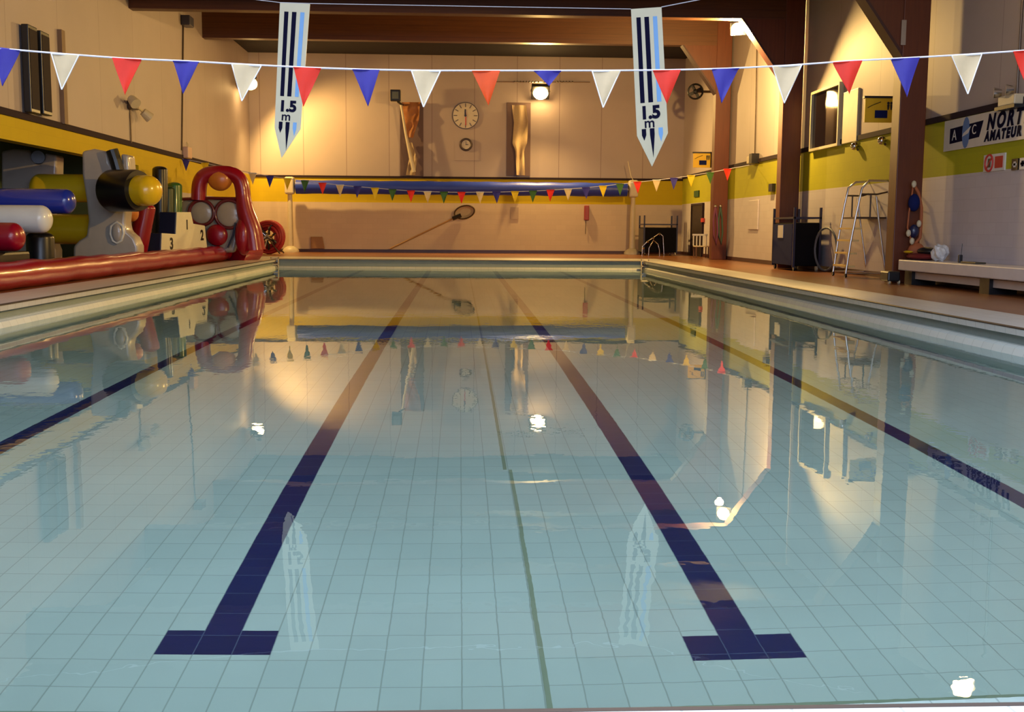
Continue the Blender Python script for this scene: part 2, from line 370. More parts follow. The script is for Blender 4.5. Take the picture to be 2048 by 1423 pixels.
r = bpy.data.objects.new('fill_window', None); C.objects.link(r); r.location = (0, YN, 2.6); r['kind'] = 'structure'; r['label'] = 'added band of windows behind the viewer, there for the cool fill light'  # window band made up to hold a cool fill light
m = MB()
for i in range(8): m.box(-8.4+2.4*i-.05, -8.4+2.4*i+.05, YN, YN+.12, 2.6, 5.0)
m.box(-8.45, 8.45, YN, YN+.12, 2.5, 2.6); m.box(-8.45, 8.45, YN, YN+.12, 5.0, 5.1); m.build('frame', white_plastic, r)
l = bpy.data.lights.new('rear_cool_fill', 'AREA'); l.shape = 'RECTANGLE'; l.size = 16.6; l.size_y = 2.4; l.energy = 1150; l.color = (.56, .68, 1.0)  # added cool fill for the whole hall
o = bpy.data.objects.new('rear_cool_fill', l); C.objects.link(o); o.location = (0, YN+.15, 3.8); o.rotation_euler = (math.pi/2, 0, 0)
# roof with a rooflight made up over the near end to carry cool fill
m = MB()
SX0, SX1, SY0, SY1 = -6.5, 6.5, -4.5, 9.0
def slab(x0, x1, y0, y1):
    m.prism([V((x0, y0, ceilz(y0))), V((x0, y1, ceilz(y1))), V((x0, y1, ceilz(y1)+.2)), V((x0, y0, ceilz(y0)+.2))], (x1-x0, 0, 0))
slab(XL-.3, XR+.3, SY1, YW+.3); slab(XL-.3, XR+.3, YN-.3, SY0); slab(XL-.3, SX0, SY0, SY1); slab(SX1, XR+.3, SY0, SY1)
st(m.build('ceiling', ceil_mat))
rl = thing('fill_rooflight', (0, 2.2, ceilz(2.2)), 'glazing bars of the added rooflight over the near end', 'fill_rooflight'); rl['kind'] = 'structure'
m = MB()
for i in range(6):
    x = SX0+(SX1-SX0)*i/5; m.prism([V((x-.04, SY0, ceilz(SY0)+.05)), V((x-.04, SY1, ceilz(SY1)+.05)), V((x-.04, SY1, ceilz(SY1)+.15)), V((x-.04, SY0, ceilz(SY0)+.15))], (.08, 0, 0))
m.build('glazing_bar', white_plastic, rl)

# ------------------------------------------------------------------ timber portal frames
for i, (yf, zb, lab) in enumerate(((22.8, 6.70, 'timber portal frame whose column stands between the step ladder and the bench'), (31.6, 7.34, 'dark timber portal frame whose column stands behind the navy trolley'), (40.4, 8.03, 'timber portal frame nearest the far wall, its beam lit orange'))):
    x0, x1 = ((9.1, 9.66), (9.22, 9.78), (9.3, 9.85))[i]
    r = thing('timber_frame', (x0, yf, ZD), lab, 'frame')
    m = MB(); m.box(x0, x1, yf, yf+.42, ZD, zb+1.1); m.build('column', wood_v, r, bevel=.015)
    m = MB(); m.box(XL, x1, yf+.02, yf+.40, zb, zb+1.15); m.build('beam', wood_h, r)
    m = MB(); hb = zb-1.7
    m.prism([V((x0+.01, yf+.03, hb)), V((x0-1.25, yf+.03, zb+.01)), V((x0+.01, yf+.03, zb+.01))], (0, .36, 0)); m.build('haunch', wood_v, r)
    m = MB(); m.prism([V((x0-.005, yf+.0, hb-.02)), V((x0-1.27, yf+.0, zb)), V((x0-1.2, yf+.0, zb)), V((x0-.005, yf, hb+.08))], (0, .42, 0)); m.build('haunch_edge', base_mat, r)
    if i == 0:
        a = AY(1808, 45, yf-.01); m = MB(); m.box(a.x-.05, a.x+.05, yf-.02, yf, a.z-.45, a.z+.05); m.build('fixing_plate', steel, r)

# ------------------------------------------------------------------ lamps
def spot(name, loc, target, energy, col, size=2.6, blend=.6, r=.12):
    l = bpy.data.lights.new(name, 'SPOT'); l.energy = energy; l.color = col; l.spot_size = size; l.spot_blend = blend; l.shadow_soft_size = r
    o = bpy.data.objects.new(name, l); C.objects.link(o); o.location = loc
    o.rotation_euler = (Vector(target)-Vector(loc)).to_track_quat('-Z', 'Y').to_euler(); return o
WARM = (1.0, .61, .19)
def floodlight(loc, direction, label, energy, size=2.7, w=.26, h=.2, lens_on=True, point=False):
    loc = V(loc); d = V(direction).normalized(); r = thing('floodlight', loc, label, 'light')
    u = d.cross(V((0, 0, 1))).normalized(); w_ = u.cross(d)
    m = MB(); m.obox(loc-d*.12, (u, w_, d), w*1.15, h*1.15, .12); m.build('housing', black, r, bevel=.02)
    m = MB(); m.ball(loc+d*.02, w*.95, (1, 1, .85), 20); m.build('lens', lamp_em if lens_on else steel, r)
    m = MB(); m.tube([loc-d*.12+u*w*1.2, loc-d*.3+u*w*1.2, loc-d*.3-u*w*1.2, loc-d*.12-u*w*1.2], .02, 8); m.build('bracket', dark_steel, r)
    if point:
        pl = bpy.data.lights.new('lamp_light', 'POINT'); pl.energy = energy; pl.color = WARM; pl.shadow_soft_size = .12
        po_ = bpy.data.objects.new('lamp_light', pl); C.objects.link(po_); po_.location = loc+V((-.12, .05, -.36))
    elif energy: spot('lamp_light', loc+d*(w*1.35+.05), loc+d*3, energy, WARM, size)
    return r
LK = 1.0
floodlight((3.5, 48.55, 7.25), (0, -1, -.75), 'glaring sodium floodlight high on the far wall', 3900*LK, 2.8, .34, .28)
floodlight((-8.55, 46.3, 7.2), (.85, .35, -1), 'floodlight in the far corner above the red arch, hidden by a cream pennant', 2000*LK, 2.4, .3, .26)
floodlight(AY(1476, 57, 32.5), (-.35, -.8, -.35), 'glaring sodium floodlight on the haunch of the middle timber frame', 3000*LK, 3.1, .2, .17, True, True)
floodlight((8.68, 17.6, 6.35), (-.85, .32, -.36), 'sodium floodlight over the bench side, above the picture edge', 5000*LK, 2.0)
# ------------------------------------------------------------------ added cool light above the rooflight
l = bpy.data.lights.new('overhead_cool_fill', 'AREA'); l.shape = 'RECTANGLE'; l.size = SX1-SX0-.2; l.size_y = SY1-SY0-.2; l.energy = 2700; l.color = (.80, .88, 1.0)
o = bpy.data.objects.new('overhead_cool_fill', l); C.objects.link(o); o.location = (0, (SY0+SY1)/2, ceilz((SY0+SY1)/2)+.25); o.rotation_euler = (math.atan(.0767), 0, 0)

# ------------------------------------------------------------------ bunting
def interp(pts, x):
    for (a, b), (c, d) in zip(pts, pts[1:]):
        if a <= x <= c: return b+(d-b)*(x-a)/(c-a)
    return pts[0][1] if x < pts[0][0] else pts[-1][1]
def smoothpts(pts, step):
    xs = []; x = pts[0][0]
    while x <= pts[-1][0]: xs.append(x); x += step
    return xs
ORD = ['first', 'second', 'third', 'fourth', 'fifth', 'sixth', 'seventh', 'eighth']
NEAR_Y = 8.0
near_pts = [(-1420, -340), (-700, -60), (0, 97), (130, 108), (253, 117), (372, 122), (495, 129), (615, 135), (735, 139), (853, 141), (973, 141), (1095, 141), (1212, 141), (1335, 140), (1452, 137), (1574, 131), (1696, 122), (1811, 116), (1932, 109), (2048, 101), (2700, 20), (3340, -120)]
cord = MB(); cord.tube([AY(x, y, NEAR_Y) for x, y in near_pts], .0065, 6)
tag(cord.build('bunting_cord', cord_white, smooth=True), 'thin white cord of the near bunting, crossing the whole hall', 'cord')
cnt = {}
def pennant(x0, x1, ytop0, ytop1, tipx, tipy, Y, col, where, group, curl=.01, hem=False, label=None):
    a = AY(x0, ytop0, Y); b = AY(x1, ytop1, Y); c = AY(tipx, tipy, Y)
    org = (a+b)/2
    cnt[(where, col)] = cnt.get((where, col), 0)+1
    lab = label or '%s pennant on the %s cord, %s %s one counted from the inflatables side' % (col, where, ORD[cnt[(where, col)]-1], col)
    r = thing('pennant', org, lab, 'pennant', group)
    n = 8; m = MB(); rows = []
    ph = random.uniform(0, 6)
    for side in (0, 1):
        g = []
        for i in range(n+1):
            v = i/n; row = []
            w0 = a.lerp(c, v); w1 = b.lerp(c, v)
            for j in range(5):
                p = w0.lerp(w1, j/4); p = p+V((0, curl*math.sin(j*1.2+v*3+ph)*(1-v*.5)+(.0025 if side else -.0025), 0)); row.append(m.bm.verts.new(p))
            g.append(row)
        rows.append(g)
    for g in rows:
        for i in range(n):
            for j in range(4): 
                m.bm.faces.new((g[i][j], g[i][j+1], g[i+1][j+1], g[i+1][j]))
    bmesh.ops.remove_doubles(m.bm, verts=m.bm.verts, dist=.0004)
    m.build('cloth', FLAG[col], r, smooth=True)
    m = MB(); m.tube([a+V((0, 0, .0)), b], .007 if Y < 20 else .018, 6)
    if hem:
        m.tube([a+V((0, -.006, 0)), c+V((0, -.006, 0))], .0045, 5); m.tube([b+V((0, -.006, 0)), c+V((0, -.006, 0))], .0045, 5)
    m.build('hem', hem_mat if (hem or col == 'white') else FLAG[col], r)
near = [(-14, 40, 5, 172, 'blue'), (103, 158, 124, 179, 'white'), (225, 283, 250, 190, 'red'), (346, 398, 366, 187, 'blue'), (464, 523, 484, 202, 'white'), (587, 642, 607, 213, 'red'), (705, 759, 736, 213, 'blue'), (823, 881, 847, 214, 'white'), (944, 1000, 977, 211, 'orange'), (1068, 1122, 1098, 172, 'blue'), (1184, 1240, 1206, 215, 'white'), (1306, 1361, 1334, 208, 'red'), (1424, 1478, 1443, 206, 'blue'), (1545, 1603, 1568, 206, 'white'), (1666, 1724, 1699, 188, 'red'), (1783, 1839, 1814, 194, 'blue'), (1903, 1963, 1935, 188, 'white'), (2026, 2084, 2054, 172, 'red')]
for x0, x1, tx, ty, c in near:
    pennant(x0, x1, interp(near_pts, x0)+1, interp(near_pts, x1)+1, tx, ty, NEAR_Y, c, 'near', 'pennants on the near bunting', .012, c == 'white',
            'orange pennant on the near cord, beside the big wall clock' if c == 'orange' else None)
FAR_Y = 37.0
far_pts = [(330, 312), (372, 319), (410, 326), (455, 336), (505, 346), (540, 352), (575, 357), (608, 361), (645, 366), (680, 370), (715, 373), (750, 376), (785, 379), (822, 381.5), (855, 383), (888, 384), (923, 384.5), (960, 384), (993, 384), (1030, 383), (1066, 382), (1101, 380), (1136, 378), (1172, 375), (1206, 372), (1240, 368), (1275, 364), (1313, 360), (1348, 356), (1382, 351), (1420, 345), (1455, 338), (1520, 326)]
m = MB(); m.tube([AY(x, y, FAR_Y) for x, y in far_pts], .01, 6)
tag(m.build('bunting_cord', cord_white), 'thin cord of the far bunting, crossing in front of the blue cover roller', 'cord')
far = [(372, 'blue'), (410, 'yellow'), (505, 'white'), (540, 'blue'), (575, 'yellow'), (610, 'green'), (645, 'red'), (680, 'white'), (715, 'blue'), (750, 'yellow'), (785, 'green'), (822, 'red'), (855, 'white'), (888, 'green'), (923, 'red'), (960, 'white'), (993, 'blue'), (1030, 'yellow'), (1066, 'green'), (1101, 'red'), (1136, 'white'), (1172, 'blue'), (1206, 'yellow'), (1240, 'green'), (1275, 'red'), (1313, 'white'), (1348, 'blue'), (1382, 'yellow'), (1420, 'green'), (1455, 'red')]
for x, c in far:
    y = interp(far_pts, x)
    pennant(x-8, x+8, y, y, x+random.uniform(-1, 1), y+23, FAR_Y, c, 'far', 'pennants on the far bunting', .01)

# ------------------------------------------------------------------ depth banners "1.5 m"
def depth_banner(Y, TL, TR, BR, BL, TIP, label, stripes):
    P = lambda q, dy=0: AY(q[0], q[1], Y)+V((0, dy, 0))
    r = thing('depth_banner', P(((TL[0]+TR[0])/2, TL[1])), label, 'banner', 'depth banners hung over the pool')
    m = MB(); m.prism([P(TL), P(TR), P(BR), P(TIP), P(BL)], (0, .012, 0)); m.build('board', board_white, r)
    def uv(u, v):     # u across 0..1, v along 0..1 of the straight part
        l = V((TL[0], TL[1])).lerp(V((BL[0], BL[1])), v); q = V((TR[0], TR[1])).lerp(V((BR[0], BR[1])), v); p = l.lerp(q, u); return (p.x, p.y)
    for (u0, u1), mm in zip(((.16, .30), (.42, .57), (.70, .84)), (ink, ink, ink_light)):
        vt = (1.04, 1.18, 1.06)[0 if u0 < .3 else (1 if u0 < .6 else 2)]
        m = MB()
        for v0, v1 in ((.07, .745), (.95, vt)):
            if v1 > 1:
                pts = [uv(u0, v0), uv(u1, v0), uv(u1, 1), ((uv(u0, v1)[0]+uv(u1, v1)[0])/2, uv(u0, v1)[1]), uv(u0, 1)]
            else: pts = [uv(u0, v0), uv(u1, v0), uv(u1, v1), uv(u0, v1)]
            m.prism([P(p, -.004) for p in pts], (0, .003, 0))
        m.build('stripe', mm, r)
    c = P(uv(.46, .828), -.006); rt = P(uv(1, .765))-P(uv(0, .765)); up = P(uv(.5, 0))-P(uv(.5, 1))
    sz = rt.length*.54
    text('1.5', 'lettering', ink, r, c, rt, up, sz, .002, bold=.03)
    c = P(uv(.42, .908), -.006); text('m', 'lettering', ink, r, c, rt, up, sz*.85, .002, bold=.008)
    return r
depth_banner(14, (560, 5), (620, 8), (601, 258), (549, 255), (563, 316), 'white pointed depth banner with blue stripes, on the inflatables side of the pool', 0)
depth_banner(14, (1262, 18), (1323, 14), (1336, 266), (1274, 272), (1304, 333), 'white pointed depth banner with blue stripes, on the column side of the pool', 0)
m = MB(); m.tube([AY(1323, 14, 14), AY(1395, 0, 14), AY(1800, -90, 14)], .006, 5); m.tube([AY(1262, 18, 14), AY(620, 7, 14), AY(560, 5, 14), AY(-500, -120, 14)], .005, 5)
tag(m.build('hanging_wire', cord_white), 'thin wire from which the two depth banners hang', 'wire')

# ------------------------------------------------------------------ far wall fittings
YF = YW-.001
def on_far(x, y, d=0): return AY(x, y, YW-d)
# clocks
c = on_far(931, 231, .06); r = thing('wall_clock', c+V((0, .06, 0)), 'large round cream wall clock on the far wall above the small clock', 'clock')
m = MB(); m.cyl(c+V((0, .06, 0)), c, .58, 48); m.build('case', dark_steel, r)
m = MB(); m.cyl(c+V((0, .0, 0)), c+V((0, -.012, 0)), .545, 48); m.build('face', cream_plastic, r)
m = MB()
for i in range(12):
    a = i*math.pi/6; u = V((math.sin(a), 0, math.cos(a))); v = V((math.cos(a), 0, -math.sin(a))); m.obox(c+u*.44+V((0, -.018, 0)), (u, V((0, 1, 0)), v), .08, .004, .016)
m.build('hour_mark', dark_steel, r)
m = MB(); m.obox(c+V((.01, -.025, -.15)), (V((1, 0, 0)), V((0, 1, 0)), V((0, 0, 1))), .02, .004, .27); m.build('minute_hand', sign_red, r)
m = MB(); m.obox(c+V((-.01, -.03, .12)), (V((1, 0, 0)), V((0, 1, 0)), V((0, 0, 1))), .028, .004, .15); m.cyl(c+V((0, -.02, 0)), c+V((0, -.04, 0)), .05, 16); m.build('hour_hand', black, r)
c = on_far(932, 289, .08); r = thing('wall_clock', c+V((0, .08, 0)), 'small round clock with a dark rim under the large wall clock', 'clock')
m = MB(); m.torus(c, (0, 1, 0), .24, .045); m.build('rim', dark_steel, r, smooth=True)
m = MB(); m.cyl(c+V((0, .08, 0)), c+V((0, -.0, 0)), .22, 32); m.build('face', cream_plastic, r)
m = MB(); m.box(c.x-.01, c.x+.01, c.y-.015, c.y-.01, c.z-.02, c.z+.14); m.box(c.x-.02, c.x+.1, c.y-.015, c.y-.01, c.z-.015, c.z+.015); m.build('hand', black, r)
a = on_far(909, 283, .02); b = on_far(957, 321, .02); m = MB(); m.box(a.x, b.x, YW-.03, YW-.002, b.z, a.z); 
tag(m.build('backing_board', panel_far), 'pale square board on the far wall behind the small clock', 'board')
# dark upright panels with furled flags in front
fl_br = mat('brown_panel_paint', (.16, .10, .09), .7)
for (x0, x1, lab) in ((800, 847, 'dark upright panel between the far wall bays, beside the black box lamp'), (1014, 1060, 'dark upright panel between the far wall bays, under the far floodlight')):
    a = on_far(x0, 205, 0); b = on_far(x1, 352, 0); m = MB(); m.box(a.x, b.x, YW-.08, YW-.002, b.z, a.z)
    tag(m.build('upright_panel', fl_br), lab, 'panel')
def crumple(name, pts_l, pts_r, Y, m_, parent, amp=.05):
    m = MB(); n = 24; k = 8; gs = []
    for side in (0, 1):
        g = []
        for i in range(n+1):
            v = i/n; l = interp(pts_l, v); rr = interp(pts_r, v); yy = interp([(0, pts_l[0][2] if len(pts_l[0]) > 2 else 0), (1, 1)], v)
            row = []
            for j in range(k+1):
                u = j/k; p = AY(l+(rr-l)*u, parent['y0']+(parent['y1']-parent['y0'])*v, Y)
                p.y += amp*math.sin(u*9+v*5)*.5+amp*.4*math.sin(v*17+u*3)+(.006 if side else 0); row.append(m.bm.verts.new(p))
            g.append(row)
        gs.append(g)
    for g in gs:
        for i in range(n):
            for j in range(k): m.bm.faces.new((g[i][j], g[i][j+1], g[i+1][j+1], g[i+1][j]))
    m.build(name, m_, parent, smooth=True)
orange_cloth = cloth('orange_flag_cloth', (.50, .20, .06), .2); cream_cloth = cloth('cream_flag_cloth', (.60, .45, .26), .2)
r = thing('furled_flag', on_far(815, 205, .3), 'orange flag furled on a slanting cream pole, against the far wall', 'flag'); r['y0'] = 204.0; r['y1'] = 275.0
crumple('cloth', [(0, 801), (.5, 806), (1, 812)], [(0, 840), (.5, 838), (1, 826)], 48.7, orange_cloth, r, .08)
r['y0'] = 285.0; r['y1'] = 350.0
crumple('cloth', [(0, 812), (.5, 818), (1, 812)], [(0, 824), (.5, 834), (1, 830)], 48.7, cream_cloth, r, .08)
m = MB(); m.tube([AY(801, 203, 48.5), AY(812, 270, 48.5), AY(828, 344, 48.5)], [.05, .06, .09], 10); m.build('pole', cream_plastic, r, smooth=True)
r = thing('furled_flag', on_far(1040, 205, .3), 'cream flag hanging crumpled on the far wall under the floodlight', 'flag'); r['y0'] = 210.0; r['y1'] = 350.0
crumple('cloth', [(0, 1024), (.25, 1028), (.55, 1025), (.65, 1031), (1, 1033)], [(0, 1052), (.25, 1056), (.55, 1054), (.65, 1048), (1, 1050)], 48.7, cream_cloth, r, .09)
for r_ in [o for o in C.objects if 'y0' in o.keys()]: del r_['y0'], r_['y1']
# black box lamp
c = on_far(791, 191, .9); r = thing('box_lamp', c, 'unlit black box lamp on an arm beside the orange furled flag', 'lamp')
m = MB(); m.box(c.x-.22, c.x+.22, c.y-.12, c.y+.14, c.z-.24, c.z+.24); m.build('housing', black, r, bevel=.03)
m = MB(); m.box(c.x-.14, c.x+.14, c.y-.14, c.y-.12, c.z-.15, c.z+.15); m.build('lens', mat('dull_lamp_glass', (.12, .14, .16), .1), r)
m = MB(); m.tube([c+V((.1, .1, -.24)), c+V((.22, .4, -.32)), c+V((.3, .88, -.3))], .05, 8); m.build('arm', black, r)
# cable rail with bright studs
a = on_far(985, 163.5, .05); b = on_far(1180, 164.5, .05); r = thing('lighting_rail', (a+b)/2, 'thin steel rail with bright studs above the far floodlight', 'rail')
m = MB(); m.tube([a, b], .018, 6); m.build('rail', steel, r)
for x in list(range(1029, 1080, 6))+list(range(1115, 1150, 6)): m = MB(); q = on_far(x, 163.5, .12); m.ball(q, .045, n=8); m.build('stud', steel, r)
# hanging rods over the panels of the far wall
# skimmer net
yb = YW-.25
r = thing('skimmer_net', AY(780, 497, yb), 'leaf skimmer net on a long pole leaning on the far wall', 'net')
m = MB(); m.tube([AY(780, 497, yb-.1), AY(905, 437, yb)], .035, 8); m.build('pole', mat('tan_pole', (.40, .24, .10), .5), r)
m = MB(); m.tube([AY(905, 437, yb), AY(922, 430, yb)], .09, 8); m.build('joint', black, r)
ring = []
for i in range(28):
    a = 2*math.pi*i/28; px = 929+20*math.cos(a); py = 424-13*math.sin(a)-3*math.cos(a); ring.append(AY(px, py, yb))
m = MB(); m.tube(ring, .035, 6, True); m.build('hoop', dark_steel, r)
m = MB(); bot = []; 
vs = [m.bm.verts.new(p) for p in ring]; vb = [m.bm.verts.new(p.lerp(AY(932, 423, yb), .45)+V((0, .15, 0))) for p in ring]
for i in range(28): m.bm.faces.new((vs[i], vs[(i+1) % 28], vb[(i+1) % 28], vb[i]))
m.bm.faces.new(vb); m.build('netting', mat('pale_netting', (.55, .45, .30), .8), r)
# red equipment on the far wall
a = on_far(1169, 411, .1); b = on_far(1178, 440, .1); r = thing('red_wall_case', (a+b)/2, 'slim red case on the far wall below the cover roller', 'case')
m = MB(); m.box(a.x, b.x, YW-.14, YW, b.z, a.z); m.build('case', mat('red_paint', (.30, .02, .015), .4), r, bevel=.02)
m = MB(); m.tube([on_far(1172, 440, .05), on_far(1171, 468, .05)], .012, 6); m.build('pull_cord', dark_steel, r)
a = on_far(1021, 414, .02); b = on_far(1037, 438, .02); m = MB(); m.box(a.x, b.x, YW-.03, YW-.002, b.z, a.z); tag(m.build('wall_notice', mat('beige_notice', (.44, .34, .27), .6)), 'faint beige notice on the far wall between the skimmer net and the red case', 'notice')
a = on_far(622, 473, .02); b = on_far(650, 497, .02); m = MB(); m.prism([V((a.x, YW-.12, b.z)), V((a.x, YW-.12, a.z)), V((b.x-.1, YW-.12, a.z)), V((b.x, YW-.12, b.z))], (0, .11, 0)); tag(m.build('pump_housing', mat('brown_painted_box', (.30, .16, .07), .6), bevel=.02), 'low brown sloping box at the foot of the far wall', 'box')

# ------------------------------------------------------------------ pool cover roller on posts
RY = 48.15; r = thing('cover_roller', V((0, RY, ZD)), 'long blue pool cover rolled up between two tall posts', 'cover roller')
a = AY(592, 373, RY); b = AY(1254, 380, RY); zc = (a.z+b.z)/2
n = 40; m = MB(); m.tube([V((a.x+(b.x-a.x)*i/n, RY, zc)) for i in range(n+1)], [.29+.012*math.sin(i*1.7)+(.0 if i % 7 else .01) for i in range(n+1)], 24); m.build('rolled_cover', roll_blue, r, smooth=True)
m = MB(); m.cyl(V((a.x-.3, RY, zc)), V((b.x+.3, RY, zc)), .07, 12); m.build('axle', steel, r)
for px, x0, pyb in ((580, a.x-.35, 503), (1266, b.x+.38, 508)):
    q = AY(px, 400, RY); x = q.x
    m = MB(); m.box(x-.2, x+.2, RY-.22, RY+.22, zc-.32, zc+.42); m.build('head', cream_plastic, r, bevel=.08, seg=3)
    m = MB(); m.tube([V((x, RY, ZD)), V((x, RY, zc-.3))], [.13, .10], 16); m.build('post', cream_plastic, r, smooth=True)
    m = MB(); m.tube([V((x, RY, ZD)), V((x, RY, ZD+.1)), V((x, RY, ZD+.2)), V((x, RY, ZD+.27))], [.36, .35, .25, .12], 20); m.build('foot', cream_plastic, r, smooth=True)
m = MB(); q = AY(1253, 330, RY); m.tube([AY(1256, 322, RY), AY(1262, 352, RY), V((AY(1266, 400, RY).x, RY, zc+.4))], .015, 6); m.build('pull_cord', cream_plastic, r)

# ------------------------------------------------------------------ left wall fittings
def lx(x, y, d=0): return AX(x, y, XL+d)
for (x0, x1, y0, y1, yy, lab) in ((42, 68, 47, 222, 23.9, 'tall black column speaker on the left wall, the one nearer the camera'), (68, 90, 60, 226, 25.1, 'tall black column speaker on the left wall, the shorter one farther from the camera')):
    a = AX(x0, y0, XL+.06); b = AX(x0, y1, XL+.06)
    r = thing('column_speaker', V((XL, a.y, b.z)), lab, 'speaker', 'column speakers on the left wall')
    y_a = a.y; y_b = AX(x1, y1, XL+.02).y
    m = MB(); m.box(XL+.05, XL+.20, y_a, y_a+.5, b.z, a.z); m.build('cabinet', black, r, bevel=.02)
    m = MB(); m.box(XL+.20, XL+.21, y_a+.04, y_a+.46, b.z+.08, a.z-.08); m.build('grille', mat('dark_grille_cloth', (.03, .02, .02), .9), r)
    m = MB(); m.box(XL, XL+.05, y_a+.15, y_a+.35, b.z+.3, b.z+.5); m.box(XL, XL+.05, y_a+.15, y_a+.35, a.z-.5, a.z-.3); m.build('bracket', dark_steel, r)
p = lx(258, 210); r = thing('twin_lamp', V((XL, p.y, p.z)), 'twin-headed emergency lamp on the left wall with a cable running down', 'lamp')
m = MB(); m.box(XL+.01, XL+.22, p.y-.2, p.y+.2, p.z-.12, p.z+.12); m.build('body', dark_steel, r, bevel=.03)
for s_ in (-1, 1): m = MB(); q = V((XL+.22, p.y+s_*.55, p.z+.12*s_*-1)); m.cyl(V((XL+.15, p.y, p.z)), q, .035, 8); m.cyl(q, q+V((.16, s_*.12, -.16)), .11, 16, .15); m.build('lamp_head', cream_plastic, r)
m = MB(); m.tube([V((XL+.03, p.y, p.z-.1)), V((XL+.03, p.y, TRZ+.08))], .022, 6); m.build('conduit', dark_steel, r)
p = lx(366, 42); r = thing('wall_sensor', V((XL, p.y, p.z)), 'small dark sensor box high on the left wall under the beam', 'sensor')
m = MB(); m.box(XL+.01, XL+.3, p.y-.35, p.y+.25, p.z-.18, p.z+.14); m.build('body', mat('dark_blue_box', (.05, .05, .10), .4), r, bevel=.03)
m = MB(); q = lx(362, 300); m.tube([V((XL+.03, p.y-.1, p.z-.1)), V((XL+.03, q.y, q.z))], .025, 6); m.build('conduit', dark_steel, r)
p = lx(368, 306); r = thing('call_point', V((XL, p.y, p.z)), 'small cream call point at the foot of the left wall conduit', 'call point')
m = MB(); m.box(XL+.01, XL+.2, p.y-.25, p.y+.3, p.z-.17, p.z+.2); m.build('body', mat('peach_plastic', (.62, .42, .34), .4), r, bevel=.03)
m = MB(); m.torus(V((XL+.14, p.y-.1, p.z+.26)), (1, 0, 0), .09, .015, 16, 6); m.build('ring', cream_plastic, r)
a = lx(117, 60); m = MB(); m.box(XL+.0, XL+.1, a.y-.1, a.y+.12, TRZ+.1, a.z); tag(m.build('upright_wall_strip', mat('tan_strip', (.22, .14, .09), .6)), 'vertical brown strip on the left wall beyond the speakers', 'trunking')  # narrow brown upright strip standing proud of the wall

# ------------------------------------------------------------------ right wall fittings
def rx(x, y, d=0): return AX(x, y, XR-d)
# window
a = rx(1632, 186); b = rx(1681, 296); ya, yb_ = b.y+.0, a.y
z1 = a.z-.05; z0 = rx(1632, 297).z
r = bpy.data.objects.new('window_1', None); C.objects.link(r); r.location = (XR, (ya+yb_)/2, z0); r['kind'] = 'structure'; r['label'] = 'dark viewing window reflecting the far floodlight'
m = MB(); m.box(XR-.05, XR+.0, ya, yb_, z0, z1); m.build('pane', glass_dark, r)
m = MB(); e = .07
for q in ((ya-e, ya, z0-e, z1+e), (yb_, yb_+e, z0-e, z1+e)): m.box(XR-.12, XR, q[0], q[1], q[2], q[3])
m.box(XR-.12, XR, ya, yb_, z1, z1+e); m.box(XR-.12, XR, ya, yb_, z0-e, z0); m.build('frame', board_white, r)
a = rx(1692, 184); b = rx(1717, 282); m = MB(); m.box(XR-.06, XR, b.y, a.y, b.z, a.z-.02); tag(m.build('notice_board', board_white, bevel=.01), 'blank cream notice board on the right wall beside the dark window', 'board')
# yellow boards
for (x0, y0, x1, y1, Y, lab) in ((1731, 196, 1791, 245, 24.6, 'yellow sign board with black figures and a blue panel, beside the nearest timber column'), (1387, 306, 1423, 335, 41.6, 'small yellow sign board with a dark square, beside the farthest timber column')):
    a = AY(x0, y0, Y); b = AY(x1, y1, Y); r = thing('sign_board', V(((a.x+b.x)/2, Y, b.z)), lab, 'sign', 'yellow sign boards by the timber columns')
    w_, h_ = b.x-a.x, a.z-b.z
    m = MB(); m.box(a.x, b.x, Y, Y+.06, b.z, a.z); m.build('face', sign_yellow, r)
    m = MB(); m.box(a.x-.03, b.x+.03, Y-.03, Y+.1, a.z, a.z+h_*.09); m.box(b.x-.04, b.x+.03, Y-.03, Y+.1, b.z, a.z); m.build('frame', black, r)
    m = MB(); m.box(a.x+w_*.32, a.x+w_*.72, Y-.01, Y, b.z+h_*.18, b.z+h_*.5); m.build('blue_panel', navy, r)
    m = MB()
    for k in (.74, .84):
        m.ball(V((a.x+w_*k, Y-.008, b.z+h_*.80)), h_*.06, (1, .2, 1), 10); m.prism([V((a.x+w_*(k-.035), Y-.01, b.z+h_*.74)), V((a.x+w_*(k+.04), Y-.01, b.z+h_*.74)), V((a.x+w_*(k+.02), Y-.01, b.z+h_*.52)), V((a.x+w_*(k-.02), Y-.01, b.z+h_*.52))], (0, .008, 0))
    m.build('figure_symbol', black, r)
    m = MB(); m.tube([V((a.x+w_*.08, Y-.005, b.z+h_*.60)), V((a.x+w_*.25, Y-.005, b.z+h_*.72)), V((a.x+w_*.5, Y-.005, b.z+h_*.85))], .008, 5); m.build('line_symbol', black, r)
    m = MB(); m.cyl(V((b.x-.02, Y+.05, b.z+h_*.5)), V((XR, Y+.05, b.z+h_*.5)), .03, 8); m.build('arm', dark_steel, r)
